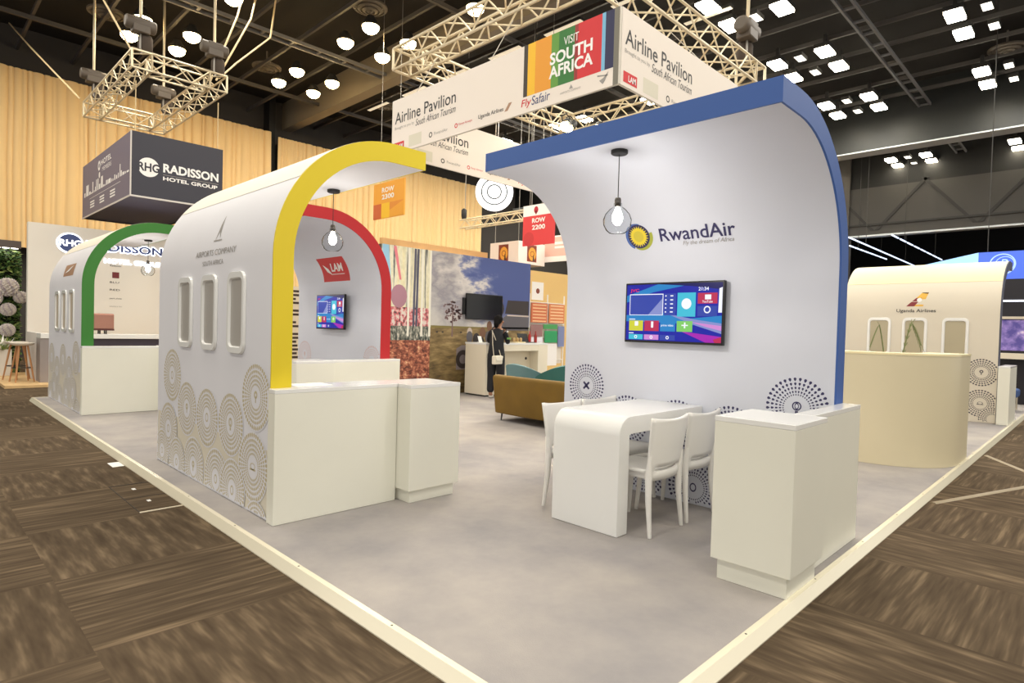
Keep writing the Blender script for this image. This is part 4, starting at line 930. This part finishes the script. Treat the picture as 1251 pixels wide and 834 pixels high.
for k, (x, y, c, lb) in enumerate(((10.2, 9.5, (178, 42, 40), 'red bottle on the info desk, left one'), (10.27, 9.38, (150, 36, 34), 'dark red bottle on the info desk, right one'))):
    tag(MB().lathe([(0, 0), (.035, 0), (.036, .15), (.014, .2), (.014, .26), (0, .26)], (0, 0, 0), 12).build('bottle', mat('bottle_red%d' % k, c, .3), smooth=40, loc=D(x, y)), lb, 'bottle')
t = thing('card_holder', 'small white card holder near the woman on the info desk', 'stand', D(8.6, 9.4)); b = MB(); b.prism([(-.05, 0, 0), (.05, 0, 0), (.05, .05, .13), (-.05, .05, .13)], (0, .006, 0)); b.box(-.05, .05, -.02, .06, 0, .006); b.build('card', white_ink, t)
# poster rack
t = thing('poster_display', 'white display rack hung with red, green and white posters beside the blue arch', 'display', (11.35, 10.6, 0))
fm = mat('rack_white', (232, 228, 222), .5); MB().box(.05, 1.36, .052, .07, .5, 2.09).build('back_board', mat('rack_board', (222, 212, 198), .6), t)
for x in (.03, .72, 1.4): MB().tube([(x, .03, 0), (x, .03, 2.32)], .018, 8).build('upright', fm, t)
for z in (2.1, 1.55, 1.2, .6): MB().tube([(0, .03, z), (1.42, .03, z)], .012, 6).build('cross_rail', fm, t)
def poster(x0, x1, z0, z1, c, name='poster', rows=0, rc=(240, 220, 200), emblem=None):
    b = MB(); b.box(x0, x1, -.012, .0, z0, z1, 0); fr = Fr((0, -.012, 0), (1, 0, 0))
    for k in range(rows): rect(b, fr, x0+.05, x1-.05, z0+(z1-z0)*(k+.25)/rows, z0+(z1-z0)*(k+.6)/rows, .002, 1)
    if emblem: disc(b, fr, (x0+x1)/2, (z0+z1)/2, .07, .002, 2, 16)
    b.build(name, [mat('poster_%d_%d_%d' % c, c, .5), mat('poster_%d_%d_%d' % rc, rc, .5), mat('poster_emblem', (128, 60, 36), .5)], t)
poster(.06, .5, 2.16, 2.62, (238, 232, 226), emblem=1); poster(.06, .68, 1.58, 2.08, (206, 112, 72), rows=6, rc=(236, 196, 150)); poster(.75, 1.38, 1.58, 2.08, (214, 128, 80), rows=6, rc=(240, 204, 160)); poster(.06, .5, 1.22, 1.52, (150, 112, 110)); poster(.55, 1.1, 1.42, 1.54, (72, 150, 84)); poster(.6, 1.1, 1.06, 1.37, (44, 150, 92)); poster(.6, 1.1, .45, 1.03, (236, 232, 228)); poster(.08, .52, .98, 1.2, (230, 228, 236)); poster(1.14, 1.4, .95, 1.5, (120, 130, 170))
tag(MB().box(12.3, 16.5, 12.0, 12.2, 0, 3.1).build('booth_back_wall', mat('tan_fascia', (214, 178, 112), .5)), 'tan booth wall behind the poster rack', 'booth wall')
b = MB(); b.box(0, .7, 0, .04, 0, 2.15, 0); fr = Fr((0, 0, 0), (1, 0, 0)); rnd = random.Random(2)
for k in range(26):
    for u in (.02, .24, .46):
        if rnd.random() < .8: rect(b, fr, u, u+rnd.uniform(.08, .2), .03+k*.08, .03+k*.08+.045, .002, 1)
tag(b.build('patterned_banner', [mat('banner_cream', (230, 214, 190), .6), mat('banner_black', (62, 44, 34), .6)], loc=(5.45, 12.0, 0)), 'narrow black and cream patterned banner seen left of the red arch wall', 'banner')
# hanging row signs and far box signs
def hang_sign(x, yl, yr, z0, z1, name, label, paint):
    t = thing(name, label, 'sign', (x, yr, z0)); w, h = yl-yr, z1-z0
    paint(t, Fr((0, w, 0), (0, -1, 0)), w, h)
    for y in (.2*w, .8*w): MB().tube([(.02, y, h), (.02, y, 11.2-z0)], .008, 5).build('suspension_wire', steel, t)
def p2300(t, fr, w, h):
    b = MB(); b.box(0, .04, 0, w, 0, h, 0); rect(b, fr, 0, .27*w, 0, .42*h, .002, 1); rect(b, fr, .27*w, .54*w, 0, .42*h, .002, 2); b.poly([fr.p(.54*w, .2*h, .002), fr.p(w, .42*h, .002), fr.p(.54*w, .42*h, .002)], 3); b.build('sign_board', [mat('row_orange', (236, 166, 62), .6), mat('row_brown', (206, 104, 60), .6), mat('row_yellow', (244, 196, 54), .6), mat('row_deep', (226, 146, 62), .6)], t)
    text('ROW', fr, .28*w, .72*h, .4*w, .14*h, white_ink, t, n=.005, bold=.03); text('2300', fr, .28*w, .53*h, .4*w, .14*h, white_ink, t, n=.005, bold=.03)
hang_sign(10, 15.83, 14.27, 4.52, 5.56, 'row_sign', 'orange hanging sign reading ROW 2300', p2300)
def p2200(t, fr, w, h):
    b = MB(); b.box(0, .04, 0, w, 0, h, 0); rect(b, fr, 0, w, .73*h, h, .002, 1); disc(b, fr, .2*w, .16*h, .17*w, .002, 2, 24); disc(b, fr, .42*w, .87*h, .07*w, .003, 3, 14, 0, 1.2); rect(b, fr, .4*w, .44*w, .76*h, .85*h, .003, 3); b.build('sign_board', [mat('row_red', (214, 60, 66), .6), white_ink, mat('row_red_dark', (196, 54, 60), .6), mat('row_crimson', (180, 36, 60), .6)], t)
    text('ROW', fr, .3*w, .55*h, .42*w, .12*h, white_ink, t, n=.005, bold=.03); text('2200', fr, .3*w, .38*h, .42*w, .12*h, white_ink, t, n=.005, bold=.03)
hang_sign(13, 12.5, 11.28, 3.84, 5.01, 'row_sign', 'red hanging sign reading ROW 2200 beside the blue arch', p2200)
t = thing('box_sign', 'white hanging box sign with brown round emblems, beyond the savannah wall', 'sign', (15.4, 15.0, 3.72)); pinkw = mat('sign_pinkwhite', (240, 226, 220), .6)
b = MB(); b.box(0, 1.4, 0, 1.45, 0, .79, 0)
for fr in (Fr((0, 1.45, 0), (0, -1, 0)), Fr((0, 0, 0), (1, 0, 0))):
    rect(b, fr, .45, .95, .1, .7, .002, 1); disc(b, fr, .72, .38, .2, .003, 2, 20, 0, 1.2); disc(b, fr, .72, .38, .11, .004, 1, 16, .085); b.poly([fr.p(.74, .14, .005), fr.p(.84, .14, .005), fr.p(.80, .36, .005), fr.p(.77, .36, .005)], 3)
b.build('sign_box', [pinkw, mat('emblem_brown', (126, 50, 34), .5), mat('emblem_amber', (228, 160, 60), .5), mat('emblem_black', (60, 40, 34), .5)], t)
for x, y in ((.1, .1), (.1, 1.3), (1.3, .1)): MB().tube([(x, y, .79), (x+.5, y+.5, 7.4)], .01, 5).build('suspension_wire', steel, t)
b = MB(); b.box(0, .05, 0, 1.6, 0, .95, 0); fr = Fr((0, 1.6, 0), (0, -1, 0)); rect(b, fr, 0, 1.6, .2, .9, .002, 1); rect(b, fr, .5, 1.3, .62, .72, .003, 0); rect(b, fr, .5, 1.3, .48, .56, .003, 0)
tag(b.build('hanging_sign', [white_ink, mat('sign_pink', (226, 184, 172), .6)], loc=(17, 13.6, 3.9)), 'pale pink hanging sign partly hidden by the blue arch', 'sign')
t = thing('round_sign', 'round glowing white sign with dark rings, left of the blue arch tip', 'sign', (15.1, 16.0, 6.3)); t.rotation_euler = (0, 0, -PI/4)
MB().lathe([(0, .0), (.68, 0), (.68, .12), (0, .12)], (0, 0, 0), 40, axis='y').build('sign_case', mat('round_glow', (245, 248, 252), .4, emit=1.0), t, smooth=40)
fr = Fr((0, 0, 0), (1, 0, 0))
for r_ in (.27, .48): b = MB(); disc(b, fr, 0, 0, r_, .003, 0, 36, r_-.045); b.build('ring', mat('ring_grey', (58, 62, 70), .5), t)
MB().tube([(0, .06, .6), (0, .06, 4.9)], .012, 5).build('suspension_wire', steel, t)

# ------------------------------------------------------------------ lounge seats
olive = mat('olive_velvet', (112, 84, 16), .75, var=.12, vscale=3); teal = mat('teal_velvet', (52, 108, 104), .7, var=.1, vscale=3); teal2 = mat('grey_teal_velvet', (96, 128, 132), .7)
t = thing('sofa', 'olive green velvet sofa seen from behind, left of the blue arch', 'sofa', (6.5, 5.0, 0))
def slab(name, pts, d, m, par, bv): b = MB(); b.prism(pts, d); return b.build(name, m, par, bevel=bv)
b = MB(); n = 20; vs = []
for i in range(n+1):
    y = 1.74*i/n; c = .05*(1-(2*y/1.74-1)**2); fl = .05*(2*y/1.74-1)
    for k, (z, x0, x1) in enumerate(((.11, 0, .2), (.2, -.01, .22), (.45, -.03, .2), (.66, -.05, .12), (.695, -.02, .08))):
        vs += [(x0-c, y+fl*(z-.1), z), (x1-c, y+fl*(z-.1), z)]
fs = []
for i in range(n):
    for k in range(4):
        a, q = i*10+k*2, (i+1)*10+k*2; fs += [(a, q, q+2, a+2), (a+1, a+3, q+3, q+1)]
    a, q = i*10, (i+1)*10; fs += [(a, a+1, q+1, q), (a+8, q+8, q+9, a+9)]
for i in (0, n):
    a = i*10; fs += [(a+k*2, a+k*2+1, a+k*2+3, a+k*2+2) for k in range(4)]
b.add(vs, fs); b.build('backrest', olive, t, smooth=50, bevel=.02)
MB().box(.2, .78, .02, 1.72, .11, .27).build('base', olive, t, bevel=.03); MB().box(.2, .8, .16, .86, .275, .43).build('seat_cushion', olive, t, bevel=.05); MB().box(.2, .8, .88, 1.58, .275, .43).build('seat_cushion', olive, t, bevel=.05)
for y in (0.0, 1.6): MB().box(.19, .76, y+.0, y+.14, .275, .56).build('armrest', olive, t, bevel=.04)
for x, y in ((.04, .1), (.04, 1.64), (.7, .1), (.7, 1.64)): MB().tube([(x+.02, y, .12), (x, y, 0)], [.016, .009], 8).build('leg', black, t)
def tub(x, y, rz, label, m, m2, hs):
    t = thing('tub_armchair', label, 'armchair', (x, y, 0), rz, 'teal armchairs behind the sofa')
    b = MB(); n = 24; vs = []
    for i in range(n+1):
        a = PI*(.0+1.0*i/n)*1.25-.125*PI; s = math.sin(max(0, min(PI, a)))
        h = hs[0]+(hs[1]-hs[0])*max(0, math.sin(PI*i/n))**1.3
        for r_, z in ((.30, .2), (.34, .4), (.38, h), (.32, h+.01), (.27, .42), (.25, .2)): vs.append((r_*math.cos(a), r_*math.sin(a), z))
    fs = [(i*6+k, (i+1)*6+k, (i+1)*6+(k+1) % 6, i*6+(k+1) % 6) for i in range(n) for k in range(6)]+[tuple(range(6)), tuple(n*6+k for k in range(5, -1, -1))]
    b.add(vs, fs, 0); b.build('shell_back', m, t, smooth=60)
    MB().lathe([(0, .2), (.25, .2), (.27, .3), (.26, .42), (.2, .45), (0, .46)], (0, -.02, 0), 24).build('seat_cushion', m2, t, smooth=60)
    for k in range(4):
        a = PI/4+k*PI/2; MB().tube([(.2*math.cos(a), .2*math.sin(a), .22), (.24*math.cos(a), .24*math.sin(a), 0)], [.018, .01], 8).build('leg', black, t)
tub(7.75, 7.25, PI/2, 'grey teal tub armchair sloping down, left one behind the sofa', teal2, teal, (.6, .80))
tub(7.7, 6.5, PI*.9, 'darker teal tub armchair behind the sofa, next to the blue arch', teal, teal2, (.62, .84))

# ------------------------------------------------------------------ the woman at the desk
def skin(name, V, E, R, m, parent, root=0, sub=2):
    me = bpy.data.meshes.new(name); me.from_pydata(V, E, []); o = bpy.data.objects.new(name, me); COL.objects.link(o)
    md = o.modifiers.new('s', 'SKIN'); md.use_smooth_shade = True
    for i, r in enumerate(R):
        q = me.skin_vertices[0].data[i]; q.radius = (r, r) if not isinstance(r, tuple) else r; q.use_root = (i == root)
    sd = o.modifiers.new('d', 'SUBSURF'); sd.levels = sub; sd.render_levels = sub
    dg = bpy.context.evaluated_depsgraph_get(); dg.update(); nm = bpy.data.meshes.new_from_object(o.evaluated_get(dg))
    bpy.data.objects.remove(o); nm.materials.clear(); nm.materials.append(m)
    for p in nm.polygons: p.use_smooth = True
    nm.name = name; o = bpy.data.objects.new(name, nm); COL.objects.link(o)
    if parent: o.parent = parent
    return o
skin_m = mat('skin', (168, 122, 96), .6); cloth = mat('black_uniform', (24, 24, 30), .8); hair_m = mat('black_hair', (14, 11, 10), .85, spec=.15)
w = thing('person', 'woman in black uniform with dark tied hair leaning at the info desk', 'person', (8.44, 8.76, 0), .5)
V = [(0, 0, .92), (.0, 0, 1.08), (.04, 0, 1.24), (.08, 0, 1.36), (.11, 0, 1.43), (.14, 0, 1.49), (.155, 0, 1.545), (.145, 0, 1.60)]
R = [(.12, .15), (.1, .13), (.105, .14), (.06, .08), .045, .07, (.085, .078), .055]; E = [(i, i+1) for i in range(7)]
def chain(pts, rs, start):
    k = start
    for p, r in zip(pts, rs): V.append(p); R.append(r); E.append((k, len(V)-1)); k = len(V)-1
    return k
arms = []
for s in (1, -1):
    a = len(V); wr = chain([(.06, s*.15, 1.33), (.12, s*.2, 1.13), (.3, s*.13, 1.13), (.37, s*.11, 1.135)], [.048, .038, .025, (.03, .02)], 3); arms.append(a)
    for q, (dy, L_) in enumerate(((-.026, .06), (-.009, .075), (.009, .07), (.026, .055))): chain([(.395, s*.11+dy, 1.135), (.40+L_*.6, s*.11+dy*1.2, 1.128), (.40+L_, s*.11+dy*1.25, 1.115)], [.009, .008, .007], wr)
    chain([(.36, s*.11-s*.04, 1.13), (.395, s*.11-s*.055, 1.12)], [.009, .007], wr)
    chain([(-.01, s*.085, .84), (.02, s*.09, .47), (-.02, s*.095, .08), (.06, s*.1, .045), (.12, s*.1, .04)], [.09, .058, .04, .038, .03], 0)
skin('body', V, E, R, skin_m, w)
V = [(0, 0, .76), (0, 0, .95), (.0, 0, 1.08), (.04, 0, 1.24), (.075, 0, 1.345), (.09, 0, 1.385)]; R = [(.155, .19), (.15, .185), (.125, .155), (.125, .16), (.08, .1), .06]; E = [(i, i+1) for i in range(5)]
for s in (1, -1): chain([(.06, s*.15, 1.325), (.12, s*.205, 1.13), (.29, s*.135, 1.13)], [.062, .052, .04], 4)
skin('jacket', V, E, R, cloth, w)
V = [(0, 0, 1.0), (0, 0, .9)]; R = [(.125, .155), (.14, .175)]; E = [(0, 1)]
for s in (1, -1): chain([(-.01, s*.085, .80), (.02, s*.095, .47), (-.02, s*.1, .1)], [.112, .09, .075], 1)
skin('trousers', V, E, R, cloth, w)
V = [(.145, 0, 1.615), (.09, 0, 1.60), (.06, 0, 1.53), (.075, 0, 1.46)]; R = [(.095, .085), (.105, .1), (.1, .098), .07]; E = [(0, 1), (1, 2), (2, 3)]
chain([(-.02, 0, 1.52), (-.06, 0, 1.48), (-.05, 0, 1.40)], [.055, .06, .03], 2); skin('hair', V, E, R, hair_m, w)
for s in (1, -1):
    V = [(-.04, s*.098, .035), (.04, s*.1, .04), (.14, s*.1, .03)]; R = [(.045, .035), (.048, .045), (.035, .028)]; E = [(0, 1), (1, 2)]; skin('shoe', V, E, R, mat('shoe_white', (222, 216, 206), .5), w)
b = MB()                                    # eyes, nose, mouth and ears
for s in (1, -1):
    b.lathe([(0, -.012), (.011, -.006), (.013, 0), (.011, .006), (0, .012)], (.232, s*.032, 1.545), 10, 1); b.lathe([(0, -.028), (.012, -.012), (.014, .01), (0, .026)], (.15, s*.083, 1.535), 8, 0)
b.lathe([(0, -.022), (.014, -.014), (.006, .012), (0, .02)], (.243, 0, 1.52), 8, 0); b.lathe([(0, -.006), (.022, 0), (0, .006)], (.228, 0, 1.488), 10, 2)
b.build('face_features', [skin_m, mat('eye_dark', (40, 30, 28), .3), mat('lips', (140, 76, 70), .5)], w, smooth=60)
MB().box(.0, .07, .198, .262, 1.255, 1.29).build('sleeve_patch', mat('patch_green', (120, 176, 90), .6), w) if False else None
MB().box(.045, .12, -.262, -.2, 1.19, 1.225).build('sleeve_patch', mat('patch_green', (120, 176, 90), .6), w)['label'] = 'green sleeve patch'
MB().box(.02, .09, -.215, -.16, 1.33, 1.36).build('shoulder_patch', white_ink, w)['label'] = 'white shoulder patch'
t = thing('handbag', 'small white quilted handbag hanging at the woman\'s hip', 'bag', (8.28, 8.56, .70), .2)
MB().box(-.13, .13, -.045, .045, 0, .17).build('bag_body', mat('bag_white', (226, 218, 200), .5), t, bevel=.02); b = MB(); b.prism([(-.125, -.048, .16), (.125, -.048, .16), (.1, -.05, .075), (-.1, -.05, .075)], (0, -.008, 0)); b.build('flap', mat('bag_flap', (236, 230, 214), .5), t, bevel=.003)
MB().tube([(-.12, 0, .16), (-.1, .05, .4), (-.02, .12, .66), (.08, .2, .66), (.13, .1, .4), (.12, 0, .16)], .008, 6).build('strap', mat('bag_strap', (206, 196, 176), .5), t, smooth=60)

# ------------------------------------------------------------------ far right: palm, booth, blue sign, light strips
t = thing('potted_palm', 'green potted palm behind the cream curved counter', 'plant', (9.0, 2.0, 0))
MB().lathe([(0, 0), (.15, 0), (.2, .5), (.18, .5), (.17, .42), (0, .42)], (0, 0, 0), 20).build('pot', mat('pot_dark', (70, 62, 56), .5), t, smooth=40)
lf = mat('palm_leaf', (110, 122, 70), .55); rnd = random.Random(11)
for k in range(2):
    a = (1.9, 5.2)[k]; L_ = (.34, .42)[k]; el = 1.15 if k % 2 else .8; b = MB(); ps = []
    for i in range(20):
        q = i/19; ps.append(Vector((math.cos(a)*L_*q*.75, math.sin(a)*L_*q*.75, .45+1.08*min(1, q*1.6)*(.8+.1*el)+.22*math.sin(q*PI)-(.25*(q-.6) if q > .6 else 0))))
    b.tube(ps, .007, 5)
    for i in range(7, 20):
        d = (ps[i]-ps[i-1]).normalized(); sd = d.cross(Vector((0, 0, 1))).normalized()
        for s in (1, -1): tip = ps[i]+sd*s*.085+d*.07-Vector((0, 0, .02)); b.poly([ps[i]-d*.015, (ps[i]+tip)/2+d*.015, tip, (ps[i]+tip)/2-d*.02])
    b.build('frond', lf, t)
t = thing('screen_booth', 'dark booth with purple picture screen at the right edge', 'booth', (18.0, .2, 0))
MB().box(0, .2, 0, 1.9, 0, 2.86).build('booth_wall', mat('booth_black', (26, 24, 34), .5), t)
m, bs_, L, noise, ramp, mix, math_, sp = nodes('purple_picture', .3); cc = ramp(noise(4, 4), (.4, (74, 66, 130)), (.55, (128, 110, 170)), (.66, (206, 190, 200))); L(cc, bs_.inputs['Base Color']); L(cc, bs_.inputs['Emission Color']); bs_.inputs['Emission Strength'].default_value = .35
MB().box(-.02, -.001, 0, 1.86, 1.22, 1.92).build('picture_screen', m, t); MB().box(-.03, -.001, 0, 1.9, 2.34, 2.38).build('light_strip', mat('strip_white', (230, 236, 250), .4, emit=1.0), t); MB().box(-.25, -.001, 0, 1.9, 1.03, 1.16).build('shelf', mat('shelf_cream', (226, 218, 200), .4), t); MB().box(-.05, -.001, 0, 1.9, 1.94, 2.0).build('screen_trim', mat('trim_cream', (206, 196, 180), .4), t)
t = thing('lounge_chair', 'blue lounge chair at the right edge behind the cream counter end', 'chair', (16.2, 1.62, 0)); bl = mat('chair_blue', (52, 84, 140), .6)
MB().box(-.3, .3, -.3, .3, .28, .45).build('seat', bl, t, bevel=.04); MB().box(-.3, .3, .22, .34, .46, .95).build('backrest', bl, t, bevel=.04)
for x in (-.25, .25):
    for y in (-.25, .25): MB().tube([(x, y, .29), (x, y, 0)], .015, 8).build('leg', alu, t)
blu = mat('sign_blue', (64, 96, 206), .4, emit=.55); blp = mat('sign_paleblue', (140, 186, 240), .4, emit=.6)
t = thing('box_sign', 'backlit blue hanging sign with round letter emblem at the right edge', 'sign', (22, 2.83, 3.19))
MB().box(0, .08, -2.4, 0, 0, .78).build('front_face', blu, t)
b = MB(); b.prism([(.0, 0.004, 0), (3.24, 2.15, 0), (3.24, 2.15, .78), (0, .004, .78)], (.05, -.03, 0)); b.build('side_face', blp, t)
fr = Fr((0, 0, 0), (0, -1, 0)); b = MB(); disc(b, fr, .55, .42, .3, .004, 0, 32, .27); disc(b, fr, .6, .42, .22, .004, 0, 32, .2); b.build('ring_emblem', mat('emblem_ice', (150, 180, 240), .4, emit=.7), t); text('B', fr, .47, .28, .2, .28, MATS['emblem_ice'], t, n=.006, shear=.3)
for y in (-.2, -1.6): MB().tube([(.04, y, .78), (.04, y, 8.0)], .012, 5).build('suspension_wire', dark, t)
for A, B, lb in (((30.7, 8.75, 6), (45, 8.95, 6), 'long bright blue-white light strip beneath the grey partition header, leftmost'), ((33.5, 9.5, 6), (40.5, 9.45, 6), 'short blue-white light strip beneath the header, next to the blue arch'), ((31, 7.09, 6), (42.4, 7.09, 6), 'dashed blue-white light strip beneath the header, middle')):
    t = thing('light_strip', lb, 'ceiling lamp', A); d = Vector(B)-Vector(A); n = 1 if 'long' in lb else 8
    for k in range(n): MB().tube([d*(k/n), d*((k+(.75 if n > 1 else 1))/n)], .035, 6).build('tube_lamp', mat('strip_blue', (206, 222, 250), .4, emit=1.4), t)
    MB().tube([d*.2, d*.2+Vector((0, 0, 5.199))], .012, 5).build('suspension_wire', dark, t)
    MB().tube([d*.8, d*.8+Vector((0, 0, 5.199))], .012, 5).build('suspension_wire', dark, t)
# ------------------------------------------------------------------ bits on the floor and counter
t = thing('floor_hatch', 'floor cable hatch with dark edges beside the left platform edge', 'hatch', (1.30, 5.2, FZ)); dk = mat('hatch_dark', (50, 40, 32), .8)
MB().box(0, .006, 0, .95, 0, .003).build('edge_joint', dk, t); MB().box(0, .3, .45, .46, 0, .003).build('edge_joint', dk, t); MB().box(0, .3, .94, .955, 0, .003).build('edge_joint', dk, t); MB().box(0, .3, -.012, .008, 0, .005).build('metal_strip', mat('strip_pale', (216, 204, 180), .4), t)
for y in (.28, .73): MB().box(.13, .155, y, y+.05, 0, .003).build('sticker', white_ink, t)
tag(MB().box(1.5, 1.6, 6.95, 7.17, FZ, FZ+.003).build('paper_label', white_ink), 'white paper label on the carpet against the left platform edge', 'paper')
tag(MB().box(2.06, 2.36, 4.24, 4.44, H, H+.004).build('paper_sheets', white_ink), 'white paper sheets lying on the yellow arch counter', 'paper') if False else tag(MB().box(2.06, 2.34, 4.22, 4.41, H, H+.004).build('paper_sheets', white_ink), 'white paper sheets lying on the yellow arch counter', 'paper')
for A, B, lb in (((6.6, 1.10), (8.2, .55), 'metal cable cover strip on the carpet right of the platform'), ((9.9, 1.10), (8.9, .55), 'second slanting cable cover strip farther along the right aisle')):
    b = MB(); A, B = Vector((*A, FZ)), Vector((*B, FZ)); d = (B-A).normalized(); s = d.cross(Vector((0, 0, 1)))*.03
    b.prism([A-s, A+s, A+s*.5+Vector((0, 0, .008)), A-s*.5+Vector((0, 0, .008))], B-A); tag(b.build('cable_cover', mat('cover_metal', (150, 136, 112), .5, .3)), lb, 'cable cover')
